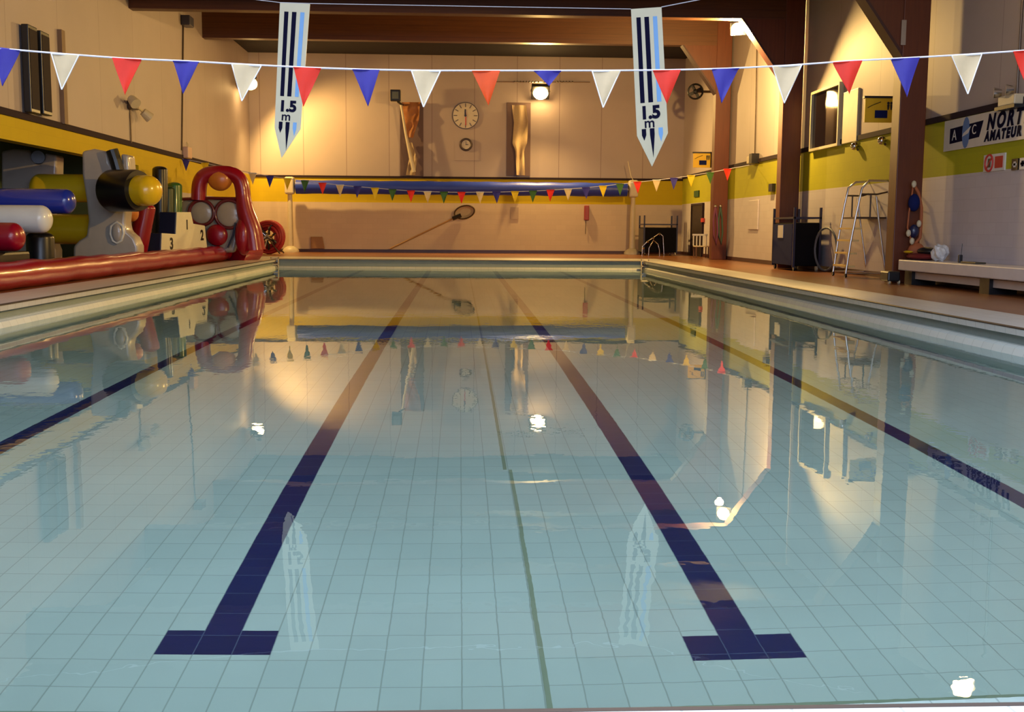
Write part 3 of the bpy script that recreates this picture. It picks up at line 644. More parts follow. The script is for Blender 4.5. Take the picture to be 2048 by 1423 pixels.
# club banner
a = rx(1893, 245); YB0 = a.y; zt, zb_ = a.z+.02, rx(1893, 303).z
Lb = 5.2
r = thing('club_banner', V((XR, YB0-Lb/2, zb_)), 'long white club banner with a blue emblem and lettering on the right wall', 'banner')
m = MB(); m.box(XR-.035, XR-.02, YB0-Lb, YB0, zb_, zt); m.build('sheet', mat('white_banner_pvc', (.66, .64, .60), .4), r)
RTY, UPZ = V((0, -1, 0)), V((0, 0, 1)); hB = zt-zb_
def bn(px, py): q = rx(px, py); return q.y, q.z
xs = XR-.038
y1_, z1_ = bn(1904, 260); y2_, _ = bn(1968, 250); zc = (zt+zb_)/2+.0
m = MB(); m.prism([V((xs, y1_, zc-.17)), V((xs, y1_, zc+.13)), V((xs, y2_-.05, zc+.17)), V((xs, y2_+.1, zc-.13))], (.004, 0, 0)); m.build('emblem', ink, r)
ym, _ = bn(1936, 260); m = MB(); m.prism([V((xs-.006, ym+.11*math.cos(i*math.pi/8)*1.4, zc+.30*math.sin(i*math.pi/8))) for i in range(16)], (.004, 0, 0)); m.build('emblem', ink_mid, r)
m = MB(); m.prism([V((xs-.010, ym+.14, zc-.07)), V((xs-.010, ym+.10, zc-.01)), V((xs-.010, ym-.22, zc+.11)), V((xs-.010, ym-.12, zc-.02))], (.003, 0, 0)); m.build('emblem', white_plastic, r)
text('A', 'lettering', white_plastic, r, V((xs-.008, y1_-.22, zc-.02)), RTY, UPZ, .30, .002)
text('C', 'lettering', white_plastic, r, V((xs-.008, y2_+.3, zc+.02)), RTY, UPZ, .26, .002)
yN, zN = bn(1979, 247); text('NORTH', 'lettering', ink, r, V((xs-.004, bn(1978, 245)[0], zc+.10)), RTY, UPZ, .38, .002, .25, .03, 'LEFT', 1.4)
text('AMATEUR', 'lettering', ink, r, V((xs-.004, bn(1974, 268)[0], zc-.155)), RTY, UPZ, .24, .002, .2, .04, 'LEFT', 1.35)
# no-smoking / small notices
a = rx(1971, 311); b = rx(2011, 342); r = thing('safety_sign', V((XR, (a.y+b.y)/2, b.z)), 'white prohibition sign with a red ring and red panel, under the club banner', 'sign')
za = rx(1990, 308).z; zb2 = rx(1990, 342).z
m = MB(); m.box(XR-.03, XR, b.y, a.y, zb2, za); m.build('plate', white_plastic, r)
m = MB(); cc = V((XR-.035, a.y-.23, (za+zb2)/2)); m.torus(cc, (1, 0, 0), .15, .02, 24, 6); m.obox(cc, (V((1, 0, 0)), V((0, .707, -.707)), V((0, .707, .707))), .005, .14, .015); m.build('red_ring', sign_red, r)
m = MB(); m.box(XR-.034, XR-.03, b.y+.06, b.y+.36, zb2+.05, za-.05); m.build('red_panel', sign_red, r)
m = MB(); m.obox(cc+V((-.0, .0, 0)), (V((1, 0, 0)), V((0, 1, 0)), V((0, 0, 1))), .003, .05, .08); m.build('pictogram', black, r)
a = rx(2027, 318); b = rx(2075, 336); r = thing('safety_sign', V((XR, (a.y+b.y)/2, b.z)), 'small strip of black and white pictogram notices beside the prohibition sign', 'sign')
zz = a.z; 
for k in range(3):
    y_ = a.y-.28*k; m = MB(); m.box(XR-.03, XR, y_-.22, y_, zz-.20, zz); m.build('plate', black if k % 2 == 0 else white_plastic, r)
    m = MB(); m.box(XR-.034, XR-.03, y_-.15, y_-.07, zz-.15, zz-.05); m.box(XR-.034, XR-.03, y_-.18, y_-.04, zz-.12, zz-.08); m.build('pictogram', white_plastic if k % 2 == 0 else ink, r)
# emergency lamps and conduits
p = rx(2031, 196); r = thing('twin_lamp', V((XR, p.y, p.z)), 'cream twin-headed emergency lamp above the club banner', 'lamp')
m = MB(); m.box(XR-.2, XR, p.y-.35, p.y+.25, p.z-.14, p.z+.04); m.build('body', cream_plastic, r, bevel=.02)
m = MB(); m.box(XR-.22, XR, p.y-.4, p.y+.32, p.z-.2, p.z-.14); m.build('base', black, r)
for s_ in (-1, 1): m = MB(); q = V((XR-.15, p.y+s_*.22, p.z+.12)); m.cyl(q, q+V((-.12, .05, 0)), .06, 16, .10); m.build('lamp_head', steel, r)
m = MB(); m.tube([V((XR-.03, p.y-.1, p.z)), V((XR-.03, p.y-.1, 8.0-1.5))], .02, 6); m.build('conduit', dark_steel, r)
p = rx(1511, 318); r = thing('twin_lamp', V((XR, p.y, p.z)), 'yellowish emergency lamp on the right wall between the far and middle columns', 'lamp')
m = MB(); m.box(XR-.2, XR, p.y-.4, p.y+.4, p.z-.14, p.z+.1); m.build('body', cream_plastic, r, bevel=.02)
m = MB(); m.box(XR-.25, XR-.0, p.y-.45, p.y-.1, p.z-.16, p.z+.16); m.build('battery_box', black, r)
m = MB(); m.tube([V((XR-.03, p.y, p.z+.1)), V((XR-.03, p.y+.2, 8.1))], .02, 6); m.build('conduit', dark_steel, r)
for (x, y, lab) in ((1717, 292, 'small spotlight on the right wall below the cream notice board'), (1772, 281, 'small spotlight on the right wall below the yellow sign board')):
    p = rx(x, y); r = thing('small_spotlight', V((XR, p.y, p.z)), lab, 'lamp'); m = MB(); m.ball(V((XR-.1, p.y, p.z)), .1, n=12); m.build('head', steel, r, smooth=True)
    m = MB(); m.cyl(V((XR-.1, p.y, p.z)), V((XR, p.y, p.z-.1)), .03, 8); m.build('arm', dark_steel, r)
p = AY(1391, 183, 43.5); r = thing('wall_fan', p, 'dark fan-like fitting high on the wall beside the far haunch', 'fitting')
m = MB(); m.cyl(V((XR, 43.5, p.z)), V((p.x+.1, 43.5, p.z)), .05, 8); m.build('arm', dark_steel, r)
m = MB(); m.torus(p, (.3, 1, 0), .28, .04, 20, 6); m.ball(p, .1, n=10)
for i in range(4): a = i*math.pi/2+.5; m.obox(p+V((math.cos(a)*.16, 0, math.sin(a)*.16)), (V((math.cos(a), 0, math.sin(a))), V((0, 1, .3)).normalized(), V((-math.sin(a), 0, math.cos(a)))), .12, .01, .06)
m.build('head', black, r)
a = rx(1500, 401); b = rx(1517, 459); m = MB(); m.box(XR-.05, XR-.0, b.y, a.y, b.z+.0, a.z); tag(m.build('access_panel', white_block, bevel=.015), 'flush pale access panel on the right wall, low between two columns', 'panel')
p = rx(1548, 375); m = MB(); m.box(XR-.12, XR, p.y-.2, p.y+.2, p.z-.12, p.z+.12); tag(m.build('switch_box', black), 'tiny black switch box beside the middle column', 'switch')
# door
r = bpy.data.objects.new('door_1', None); C.objects.link(r); r.location = (XR, 45.6, ZD); r['kind'] = 'structure'; r['label'] = 'dark doorway in the right wall near the far corner'
m = MB(); m.box(XR-.06, XR-.0, 44.6, 46.6, ZD, 2.42); m.build('leaf', mat('dark_door', (.02, .012, .01), .4), r)
m = MB(); m.box(XR-.09, XR, 44.5, 44.6, ZD, 2.5); m.box(XR-.09, XR, 46.6, 46.7, ZD, 2.5); m.box(XR-.09, XR, 44.6, 46.6, 2.42, 2.5); m.build('frame', trim_mat, r)
p = rx(1394, 388); m = MB(); m.box(XR-.05, XR, p.y-.5, p.y+.4, p.z-.12, p.z+.14); tag(m.build('exit_sign', mat('dark_green_sign', (.03, .10, .05), .4)), 'dark green sign above the far doorway', 'sign')
p = rx(1408, 440); m = MB(); m.box(XR-.1, XR, p.y-.15, p.y+.15, p.z-.08, p.z+.08); tag(m.build('fire_call_point', sign_red), 'red call point beside the far doorway', 'call point')

# ------------------------------------------------------------------ bench and the things on it
bz = .82
r = thing('wall_bench', V((9.5, 19, ZD)), 'long white bench along the right wall beyond the nearest column', 'bench')
BX0 = 9.12
m = MB(); m.box(BX0, XR, 12.0, 22.55, bz-.22, bz); m.build('seat', mat('white_bench_board', (.62, .60, .62), .4), r, bevel=.02)
m = MB(); m.box(BX0+.15, XR, 12.0, 22.4, bz-.38, bz-.24); m.build('lower_rail', mat('cream_rail', (.55, .48, .42), .5), r)
for y_ in (18.9, 13.5, 22.2):
    m = MB(); m.box(BX0+.08, XR-.2, y_-.18, y_+.18, ZD, bz-.22); m.build('support', black, r)
def on_bench(px, x=9.5):
    d = ray(px, 520); y_ = x/d.x*d.y; return y_
y_ = on_bench(1845); r = thing('kit_bag', V((9.5, y_, bz)), 'red kit bag with black and yellow clothing on top, on the bench', 'bag')
m = MB(); m.ball(V((9.5, y_, bz+.07)), .3, (.95, 1.6, .25), 20); m.build('bag', mat('red_bag_cloth', (.20, .015, .015), .8), r, smooth=True)
m = MB(); m.ball(V((9.55, y_-.1, bz+.18)), .2, (.9, 1.5, .45), 16); m.build('jacket', black, r, smooth=True)
m = MB(); m.ball(V((9.3, y_+.25, bz+.16)), .09, (1, 1.6, .35), 12); m.build('towel', yellow_vinyl, r, smooth=True)
y_ = on_bench(1879); r = thing('carrier_bag', V((9.5, y_, bz)), 'crumpled white carrier bag on the bench beside the red kit bag', 'bag')
m = MB(); g = bmesh.ops.create_icosphere(m.bm, subdivisions=3, radius=.16)
for v in g['verts']:
    k = 1+.28*math.sin(v.co.x*31+v.co.z*17)*math.sin(v.co.y*27+v.co.x*9); v.co = V((v.co.x*k*.9, v.co.y*k*1.0, v.co.z*k*1.0))+V((9.5, y_, bz+.165))
m.build('bag', white_plastic, r)
y_ = on_bench(1926); r = thing('two_way_radio', V((9.45, y_, bz)), 'black two-way radio with a thin aerial standing on the bench', 'radio')
m = MB(); m.box(9.41, 9.48, y_-.03, y_+.03, bz, bz+.15); m.build('body', black, r, bevel=.01)
m = MB(); m.cyl(V((9.46, y_, bz+.15)), V((9.47, y_, bz+.36)), .006, 6); m.build('aerial', black, r)
y_ = on_bench(1957); m = MB(); m.box(9.3, 9.5, y_-.3, y_+.3, bz, bz+.035); tag(m.build('clipboard', mat('dark_olive_cover', (.06, .05, .03), .5), bevel=.008), 'flat dark clipboard lying on the bench beside the radio', 'clipboard')
# rescue line on the near column
r = thing('rescue_line', V((9.7, 22.7, 1.0)), 'orange rope with blue bags and cream floats hanging on the nearest column', 'rescue line')
P = lambda x, y, d=0: AY(x, y, 22.65+d)
m = MB(); m.tube([P(1827, 368), P(1823, 395), P(1818, 425), P(1815, 455), P(1822, 480), P(1833, 490)], .018, 8); m.tube([P(1827, 368), P(1837, 385), P(1843, 415), P(1842, 450), P(1840, 475), P(1826, 492), P(1820, 500)], .035, 8); m.build('rope', orange_rope, r, smooth=True)
m = MB(); m.ball(P(1828, 405), .16, (.75, .7, 1.15), 14); m.build('throw_bag', navy, r, smooth=True)
m = MB(); m.ball(P(1828, 462), .13, (.8, .7, 1.1), 14); m.build('throw_bag', navy_vinyl, r, smooth=True)
for x, y in ((1838, 447), (1817, 466), (1824, 482), (1828, 368)):
    m = MB(); m.ball(P(x, y, -.08), .062, (.8, .8, 1.2), 12); m.build('float', cream_plastic, r, smooth=True)
m = MB(); m.ball(P(1832, 502, 0), .2, (.9, .6, .9), 14); m.build('coiled_line', orange_rope, r, smooth=True)
for x, cc, lab in ((1431, mat('purple_strap', (.16, .04, .10), .7), 'purple strap hanging on the farthest timber column'), (1441, mat('teal_strap', (.05, .10, .07), .7), 'dark green strap hanging on the farthest timber column')):
    r = thing('hanging_strap', AY(x, 413, 40.35), lab, 'strap'); q = lambda a, b: AY(a, b, 40.33)
    m = MB(); m.tube([q(x, 413), q(x-4, 440), q(x-3, 470), q(x+1, 488), q(x+4, 465), q(x+3, 435), q(x, 413)], .035, 8); m.build('strap', cc, r, smooth=True)
    m = MB(); m.ball(q(x, 412), .06, n=10); m.build('hook', steel, r)
# black weight with a castor at the column foot
q = AY(1806, 553, 22.3); q.x = 8.95; r = thing('black_weight', V((q.x, 22.5, ZD)), 'small black block on castors at the foot of the nearest column', 'block')
m = MB(); m.box(q.x-.13, q.x+.13, 22.3, 22.75, ZD+.05, ZD+.26); m.build('block', black, r, bevel=.03)
for s_ in (-1, 1): m = MB(); m.cyl(V((q.x+s_*.1, 22.35, ZD+.045)), V((q.x+s_*.1+.03, 22.35, ZD+.045)), .045, 14); m.build('castor', cream_plastic, r)

# ------------------------------------------------------------------ trolleys
def trolley(x0, x1, y0, y1, zt, zp, label, navy_side, sign=False):
    r = thing('storage_trolley', V(((x0+x1)/2, (y0+y1)/2, ZD)), label, 'trolley')
    m = MB(); m.box(x0+.03, x1-.03, y0+.03, y1-.03, ZD+.13, zt); m.mi = 1
    o = m.build('fabric_box', [black_fabric, navy], r, bevel=.04)
    m = MB(); m.box(x0-.005, x0+.03, y0+.1, y1-.1, ZD+.15, zt-.04); m.build('side_panel', navy if navy_side else black_vinyl, r)
    for x in (x0, x1-.06):
        for y in (y0, y1-.06): m = MB(); m.box(x, x+.06, y, y+.06, ZD+.1, zp); m.build('post', mat('navy_paint', (.012, .014, .05), .4), r)
    m = MB()
    for z in (zt+.10,):
        m.box(x0, x1, y0+.01, y0+.05, z, z+.05); m.box(x0, x1, y1-.05, y1-.01, z, z+.05); m.box(x0+.01, x0+.05, y0, y1, z, z+.05); m.box(x1-.05, x1-.01, y0, y1, z, z+.05)
    m.build('top_rail', mat('navy_rail', (.012, .014, .05), .4), r)
    for x in (x0+.08, x1-.08):
        for y in (y0+.1, y1-.1): m = MB(); m.cyl(V((x-.025, y, ZD+.07)), V((x+.025, y, ZD+.07)), .07, 16); m.build('castor', cream_plastic if x > x0+.2 else black, r)
    if sign: a = AY(1547, 450, y0-.0); m = MB(); m.box(x0-.02, x0-.005, y1-1.1, y1-.6, 1.20, 1.55); m.build('paper_label', white_plastic, r)
    return r
trolley(8.98, 9.75, 29.4, 31.4, 1.62, 2.02, 'navy and black fabric storage trolley in front of the middle column', True, True)
trolley(7.75, 9.2, 46.3, 47.6, 1.5, 2.0, 'black storage trolley in the far corner behind the steel handrails', False)
m = MB(); m.torus(V((9.66, 28.75, ZD+.60)), (1, .2, 0), .56, .03, 28, 8); tag(m.build('hose_hoop', mat('grey_hose', (.12, .14, .17), .5), smooth=True), 'grey hose hoop leaning between the navy trolley and the step ladder', 'hose')
# handrails in far corner
r = thing('pool_handrails', AZ(1306, 511, ZD), 'pair of curved steel pool handrails standing before the black trolley', 'handrail')
yy = r.location.y
for pts in ([(1284, 512), (1285, 492), (1296, 482), (1308, 474), (1319, 466), (1326, 472), (1328, 512)], [(1297, 512), (1298, 496), (1307, 480), (1316, 488), (1319, 500), (1319, 512)]):
    m = MB(); q = [AY(x, y, yy) for x, y in pts]; q[0].z = ZD; q[-1].z = ZD; m.tube(q, .022, 8); m.build('rail', steel, r, smooth=True)
m = MB()
for x, y in ((1287, 496), (1296, 483), (1307, 476), (1319, 468)): m.ball(AY(x, y, yy-.02), .05, n=8)
m.build('fitting', steel, r)
# chairs stacked by far column
def garden_chair(x, y, z, label):
    r = thing('plastic_chair', V((x, y, z)), label, 'chair')
    m = MB(); m.box(x-.28, x+.28, y-.25, y+.25, z+.42, z+.47); m.build('seat', cream_plastic, r, bevel=.02)
    m = MB(); m.box(x-.3, x+.3, y+.25, y+.29, z+.86, z+.93)
    for k in range(5): m.box(x-.28+.13*k, x-.24+.13*k, y+.25, y+.28, z+.47, z+.87)
    m.build('backrest', white_plastic, r)
    for sx in (-.26, .22):
        for sy in (-.23, .21): m = MB(); m.box(x+sx, x+sx+.04, y+sy, y+sy+.04, z, z+.42); m.build('leg', mat('brown_leg', (.14, .06, .03), .5), r)
    return r
c = AY(1402, 509, 43.2); garden_chair(c.x, 43.2, ZD, 'cream slatted chair beside the farthest timber column')
# ------------------------------------------------------------------ rolling step ladder
LY0, LY1 = 25.3, 26.5
r = thing('step_ladder', V((9.0, 25.9, ZD)), 'aluminium platform step ladder on castors beside the nearest timber column', 'ladder')
def L(x, y, Y): return AY(x, y, Y)
def rail(pts, nm='stringer', rad=.028, mm=alu): m = MB(); m.tube(pts, rad, 8); return m.build(nm, mm, r, smooth=True)
fa = [L(1666, 547, LY1), L(1676, 480, LY1), L(1689, 410, LY1), L(1697, 375, LY1), L(1712, 364, LY1), L(1731, 363, LY1)]
fb = [L(1691, 552, LY0), L(1700, 490, LY0), L(1712, 430, LY0), L(1724, 376, LY0), L(1738, 361, LY0), L(1779, 361, LY0)]
fa[0].z = ZD+.08; fb[0].z = ZD+.08
rail(fa); rail(fb)
def ptat(pts, v):
    for a, b in zip(pts, pts[1:]):
        if a.z <= v <= b.z: return a.lerp(b, (v-a.z)/(b.z-a.z))
    return pts[-1]
for k, z in enumerate((.58, .88, 1.18, 1.46)):
    a = ptat(fa, z); b = ptat(fb, z); m = MB(); d = (b-a).normalized(); nrm = V((0, 0, 1)); m.obox((a+b)/2+V((.08, 0, 0)), (d, d.cross(nrm).normalized(), nrm), (b-a).length/2, .11, .02); m.build('tread', mat('yellow_tread', (.75, .55, .2), .5), r)
pz = 1.72; a = ptat(fa, pz); b = ptat(fb, pz); xr = L(1778, 434, LY0).x
m = MB(); m.prism([V((a.x, a.y, pz-.03)), V((b.x, b.y, pz-.03)), V((xr, b.y, pz-.03)), V((xr, a.y, pz-.03))], (0, 0, .04)); m.build('platform', dark_steel, r)
for Y_ in (LY0, LY1):
    p0 = V((ptat(fb if Y_ == LY0 else fa, 2.2).x, Y_, 2.25)); rail([p0, V((p0.x+.4, Y_, 2.25)), V((xr, Y_, 2.32))], 'guard_rail', .02, dark_steel)
    rail([V((xr-.45, Y_, pz)), V((xr-.45, Y_, 2.27))], 'guard_post', .02, dark_steel)
    rail([V((xr-.32, Y_, 2.2)), V((xr-.25, Y_, pz)), V((xr-.02, Y_, ZD+.08))], 'rear_leg', .026, alu)
rail([V((fa[0].x, LY1, ZD+.1)), V((xr, LY1, ZD+.1))], 'base_bar', .02); rail([V((fb[0].x, LY0, ZD+.1)), V((xr, LY0, ZD+.1))], 'base_bar', .02)
rail([V((xr, LY0, 2.32)), V((xr, LY1, 2.32))], 'guard_rail', .02, dark_steel); rail([fa[-1], V((xr, LY1, fa[-1].z))], 'guard_rail', .02, dark_steel)
for p in (V((fa[0].x, LY1, 0)), V((fb[0].x, LY0, 0)), V((xr, LY0, 0)), V((xr, LY1, 0))):
    m = MB(); m.cyl(V((p.x-.02, p.y, ZD+.05)), V((p.x+.02, p.y, ZD+.05)), .05, 14); m.build('castor', black, r)

# ------------------------------------------------------------------ inflatables on the left deck
# navy ground mat
m = MB(); m.box(-9.0, -7.78, 16.5, 37.3, ZD, ZD+.09); tag(m.build('ground_mat', navy_vinyl, bevel=.03), 'navy mat under the inflatables behind the long red tube', 'mat')
# long red course: tube + arch + circle panel
n = 60; m = MB(); pts = [V((-7.52+.015*math.sin(i*.8), 13+25.6*i/n, ZD+.235+.006*math.sin(i*1.3))) for i in range(n+1)]
m.tube(pts, [.235+.010*math.sin(i*2.1)+.006*math.sin(i*.9) for i in range(n+1)], 24); tag(m.build('inflatable_tube', red_vinyl, smooth=True), 'long shiny red inflatable tube lying along the pool edge', 'inflatable')
AYc = 35.0
r = thing('inflatable_arch', V((-8, 35.2, ZD+.09)), 'red inflatable arch holding an orange ball and a panel of grey circles', 'inflatable')
def PA(x, y, d=0): return AY(x, y, AYc+d)
ar = [PA(397, 400), PA(398, 375), PA(402, 360), PA(412, 350), PA(428, 346), PA(450, 346), PA(466, 349), PA(478, 358), PA(484, 375), PA(487, 400), PA(492, 425), PA(503, 460), PA(509, 500)]
m = MB(); sa = smooth(ar, 4); m.tube(sa, [.23+.13*max(0, (i/len(sa)-.7)/.3) for i in range(len(sa))], 20); m.build('arch', red_vinyl, r, smooth=True)
m = MB(); m.tube([p+V((-.0, .25, .02)) for p in smooth(ar[:10], 4)], .19, 16); m.build('arch_lining', navy_vinyl, r, smooth=True)
po = [PA(363, 400), PA(474, 398), PA(490, 412), PA(491, 436), PA(476, 470), PA(468, 505), PA(372, 505), PA(363, 440)]
m = MB(); m.prism(po, (0, .35, 0)); m.build('circle_panel', mat('stone_grey_vinyl', (.30, .28, .24), .35, coat=.4), r, bevel=.08, seg=4)
m = MB(); m.tube([PA(363, 398, -.02), PA(420, 396, -.02), PA(474, 397, -.02), PA(488, 408, -.02)], .05, 10); m.build('panel_edge', maroon_vinyl, r)
for (x, y, rad) in ((403, 425, 24), (458, 428, 27)):
    c = PA(x, y, -.06); R_ = rad/F*AYc
    m = MB(); m.torus(c, (0, 1, 0), R_, .055, 32, 8); m.build('circle_rim', maroon_vinyl, r, smooth=True)
    m = MB(); m.ball(c+V((0, .06, 0)), R_*.95, (1, .22, 1), 24); m.build('circle_pad', grey_vinyl, r, smooth=True)
c = PA(434, 470, -.1); m = MB(); m.ball(c, 21/F*AYc, (1, .4, 1), 22); m.build('red_pad', red_vinyl, r, smooth=True)
m = MB(); m.tube([PA(471, 445, -.1), PA(466, 470, -.1), PA(456, 495, -.1)], .03, 8); m.build('strap', navy_vinyl, r)
c = PA(440, 358, -.05); m = MB(); m.ball(c, 23/F*AYc, (1.05, .6, 1), 24); m.build('orange_ball', orange_vinyl, r, smooth=True)
e = AY(505, 480, 37.2); m = MB(); m.tube([V((e.x-.35, 36, ZD+.3)), V((e.x-.0, 36.8, ZD+.32)), V((-7.5, 38.2, ZD+.25))], [.45, .42, .24], 18); m.build('end_bulge', red_vinyl, r, smooth=True)
m = MB(); m.ball(PA(487, 472, -.1), .36, (.72, .7, 1.65), 24); m.build('flank', red_vinyl, r, smooth=True)

# grey towers
def tower(Y, outline, label, notch=None, d=.55):
    P0 = [AY(x, y, Y) for x, y in outline]
    for p in P0: p.z = max(p.z, ZD+.09)
    base = sum((p for p in P0), V((0, 0, 0)))/len(P0)
    r = thing('inflatable_tower', V((base.x, Y+d/2, ZD+.09)), label, 'inflatable', 'grey inflatable towers')
    m = MB(); m.prism(P0, (0, d, 0)); m.build('body', grey_vinyl, r, smooth=True, bevel=.09, seg=5)
    return r
o = tower(26.4, [(163, 302), (188, 297), (216, 303), (219, 325), (226, 336), (238, 337), (243, 325), (240, 307), (257, 309), (260, 345), (262, 380), (252, 420), (250, 445), (254, 462), (268, 474), (276, 492), (276, 520), (146, 520), (146, 492), (158, 480), (172, 472), (176, 440), (172, 400), (164, 350)], 'grey inflatable tower with rounded foot, carrying the black and yellow punch post')
P = lambda x, y: AY(x, y, 26.37)
m = MB(); m.tube([P(222, 452), P(221, 468), P(226, 482), P(234, 486), P(243, 481), P(247, 466), P(245, 452), P(234, 444)], .035, 8, True); m.build('foot_ring', white_vinyl, o, smooth=True)
m = MB(); m.ball(P(234, 465)+V((0, -.02, 0)), .2, (.6, .25, 1.1), 16); m.build('foot_pad', grey_vinyl, o, smooth=True)
m = MB(); m.tube([AY(224, 300, 26.36), AY(231, 320, 26.36), AY(238, 345, 26.36)], .14, 12); m.build('notch_lining', black_vinyl, o)
o = tower(27.8, [(2, 302), (25, 297), (60, 300), (64, 318), (70, 328), (80, 328), (88, 318), (89, 305), (113, 310), (112, 350), (100, 400), (98, 470), (110, 500), (110, 530), (-30, 530), (-30, 500), (-5, 470), (2, 400)], 'grey inflatable tower behind the blue and white logs')
m = MB(); m.cyl(AY(76, 314, 27.7), AY(76, 314, 28.2), .155, 18); m.build('notch_lining', black_vinyl, o)
# logs
def log(x0, x1, yc, rad, Y, mm, label, cap=None, ends=(0, 1)):
    a = AY(x0, yc, Y); b = AY(x1, yc, Y); a.z = b.z = (a.z+b.z)/2; R_ = rad/F*Y
    m = MB(); m.capsule(a, b, R_, 28, 7, ends, .75)
    return tag(m.build('inflatable_log', mm, smooth=True), label, 'inflatable', 'inflatable logs on the left deck')
log(-260, 151, 401, 24, 21.6, blue_vinyl, 'glossy blue inflatable log lying above the white one')
log(-220, 104, 437, 27, 20.8, white_vinyl, 'white inflatable log with rounded end below the blue one')
log(-200, 49, 473, 28, 19.9, red_vinyl, 'red inflatable log, lowest and nearest of the stack')
log(60, 200, 376, 27, 27.3, yellow_vinyl, 'yellow inflatable log high between the two grey towers', ends=(1, 0))
log(60, 200, 458, 29, 27.3, yellow_vinyl, 'yellow inflatable log low between the two grey towers', ends=(1, 0))
log(230, 277, 425, 18, 27.5, orange_vinyl, 'short orange log end showing behind the punch post tower')
# punch post
a = AY(220, 381, 25.9); b = AY(278, 381, 25.5); r = thing('punch_post', V((b.x, 25.1, b.z)), 'black collar with a yellow rounded punch post sticking out of the grey tower', 'inflatable')
m = MB(); m.tube([a, a.lerp(b, .08), a.lerp(b, .9), b], [.44, .475, .475, .45], 28); m.build('collar', black_vinyl, r, smooth=True)
m = MB(); m.capsule(AY(250, 381, 25.7), AY(317, 381, 25.3), .345, 28, 7, (0, 1), .85); m.build('post', yellow_vinyl, r, smooth=True)
# upright posts
def upright(px, ytop, rad, Y, mm, label, ybot=None, lean=0, nm='inflatable_post'):
    top = AY(px, ytop, Y); bx = AY(px-lean, 500, Y).x; R_ = rad/F*Y
    m = MB(); m.capsule(V((bx, Y, ZD+.09)), top, R_, 24, 6, (0, 1), .5)
    return tag(m.build(nm, mm, smooth=True), label, 'inflatable', 'upright inflatable posts')
upright(80, 462, 26, 21.7, black_vinyl, 'short black upright post under the end of the white log')
upright(320, 332, 14.5, 32.5, black_vinyl, 'tall black upright post behind the podium')
upright(349, 364, 14.5, 34.0, green_vinyl, 'green upright post beside the tall black post')
upright(336, 372, 13, 33.4, mat('dark_green_vinyl', (.02, .05, .02), .4), 'dark green upright post between the black and green ones')
upright(293, 405, 19, 30.2, red_vinyl, 'leaning red post between the punch post tower and the podium', lean=24)
m = MB(); m.box(-9.0, -7.95, 19.0, 20.9, ZD+.09, .92); tag(m.build('support_block', black_vinyl, bevel=.05), 'black block under the red and white logs', 'block')
for nm_, y0_, y1_, z0_, z1_, lab in (('foam_block', 25.0, 25.6, ZD+.09, .72, 'low brown foam block between the black post and the grey tower foot'),):
    a = AY(105, 500, 24.2); b = AY(138, 500, 24.2); m = MB(); m.box(a.x, b.x, 24.0, 24.6, ZD+.09, .62); tag(m.build(nm_, mat('brown_foam', (.20, .10, .06), .6), bevel=.05), lab, 'block')
# podium
pA = AY(320, 470, 31.0); pB = AY(415, 470, 34.0); pd = V((pB.x-pA.x, pB.y-pA.y, 0)).normalized(); pn = V((pd.y, -pd.x, 0))
def q(x, y):
    d = ray(x, y); return CAM+d*((pA-CAM).dot(pn)/d.dot(pn))
pf = [q(320, 520), q(322, 466), q(350, 468), q(352, 424), q(380, 424), q(385, 447), q(408, 451), q(415, 520)]
for p in pf: p.z = max(p.z, ZD+.09)
r = thing('winners_podium', V((q(365, 500).x, q(365, 500).y, ZD+.09)), 'white and navy stepped podium numbered three, one and two', 'podium')
m = MB(); m.prism(pf, pn*.03); m.build('front', mat('white_podium_vinyl', (.80, .78, .62), .4), r, bevel=.012)
m = MB(); m.prism([p-pn*.003 for p in pf], -pn*.5); m.build('body', navy_vinyl, r, bevel=.02)
for s_, x, y, sz in (('3', 341, 488, .44), ('1', 372, 450, .38), ('2', 402, 471, .42)):
    text(s_, 'numeral', black, r, q(x, y)+pn*.035, pd, (0, 0, 1), sz, .003, bold=.02)
# lane rope reel
c = AY(538, 468, 44.5); r = thing('lane_rope_reel', V((c.x, 44.5, ZD)), 'red lane rope wound on a reel in the far corner beyond the red arch', 'reel')
R0 = .62; c.z = ZD+R0+.06
m = MB()
for k in range(5):
    for j, rr in enumerate((.61, .53, .44, .34)): m.torus(V((c.x+.02*math.sin(k*3+j), 44.2+.14*k, c.z+.015*math.sin(k*5+j*2))), (0.25+.1*math.sin(k*2.3+j), 1, .1*math.sin(k+j*4)), rr, .06, 30, 7)
m.build('rope_coil', mat('red_rope', (.34, .012, .02), .5, bump=.8, bscale=20), r, smooth=True)
m = MB()
for i in range(6):
    a = i*math.pi/3+.3; m.tube([V((c.x, 44.1, c.z)), V((c.x+math.cos(a)*.42, 44.05, c.z+math.sin(a)*.42))], .03, 7)
m.cyl(V((c.x, 44.05, c.z)), V((c.x, 44.9, c.z)), .09, 14); m.build('hub', steel, r)
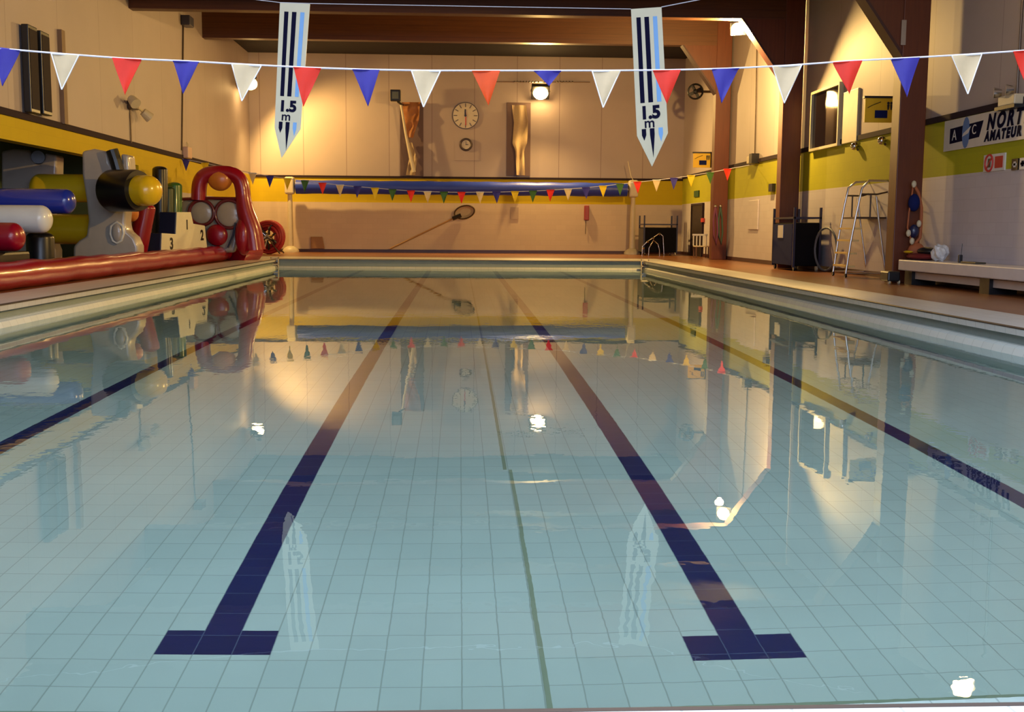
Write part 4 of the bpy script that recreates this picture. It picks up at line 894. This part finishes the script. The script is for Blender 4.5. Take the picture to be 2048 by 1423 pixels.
m = MB()
for i in range(14): a = i*.9; m.tube([V((c.x+math.cos(a)*.12, 44.12, c.z+math.sin(a)*.12)), V((c.x+math.cos(a+.4)*.32, 44.05, c.z+math.sin(a+.4)*.32)), V((c.x+math.cos(a+.3)*.5, 44.1, c.z+math.sin(a+.3)*.5))], .04, 7)
m.build('wound_cable', black, r)
m = MB(); m.tube([V((c.x-.5, 44.0, ZD+.03)), V((c.x, 44.0, c.z)), V((c.x+.5, 44.0, ZD+.03))], .03, 7); m.tube([V((c.x-.5, 45.0, ZD+.03)), V((c.x, 45.0, c.z)), V((c.x+.5, 45.0, ZD+.03))], .03, 7); m.build('stand', dark_steel, r)
# corner brackets for lane ropes at the far corners
for x, lab in ((PL-.05, 'pale square anchor frame at the far pool corner by the inflatables'), (PR+.05, 'pale square anchor frame at the far pool corner by the handrails')):
    r = thing('anchor_frame', V((x, PF-.3, .0)), lab, 'anchor', 'anchor frames at the far pool corners')
    m = MB()
    m.box(x-.14, x-.10, PF-.3, PF-.24, .0, .38); m.box(x+.10, x+.14, PF-.3, PF-.24, .0, .38); m.box(x-.14, x+.14, PF-.3, PF-.24, .33, .38); m.box(x-.14, x+.14, PF-.3, PF-.24, .12, .16); m.build('frame', cream_plastic, r, bevel=.008)
    m = MB(); m.ball(V((x, PF-.27, .25)), .05, n=10); m.build('ring_bolt', steel, r)

# ------------------------------------------------------------------ world and render look
w = bpy.data.worlds.new('world'); S.world = w; w.use_nodes = True
w.node_tree.nodes['Background'].inputs[0].default_value = (.45, .60, .85, 1); w.node_tree.nodes['Background'].inputs[1].default_value = .5
S.view_settings.view_transform = 'Standard'; S.view_settings.look = 'None'; S.view_settings.exposure = -0.18; S.view_settings.gamma = 1; S.view_settings.use_curve_mapping = False
cy = S.cycles; cy.use_denoising = True; cy.max_bounces = 10; cy.diffuse_bounces = 4; cy.glossy_bounces = 5; cy.transmission_bounces = 8; cy.sample_clamp_indirect = 6; cy.caustics_refractive = True; cy.caustics_reflective = False
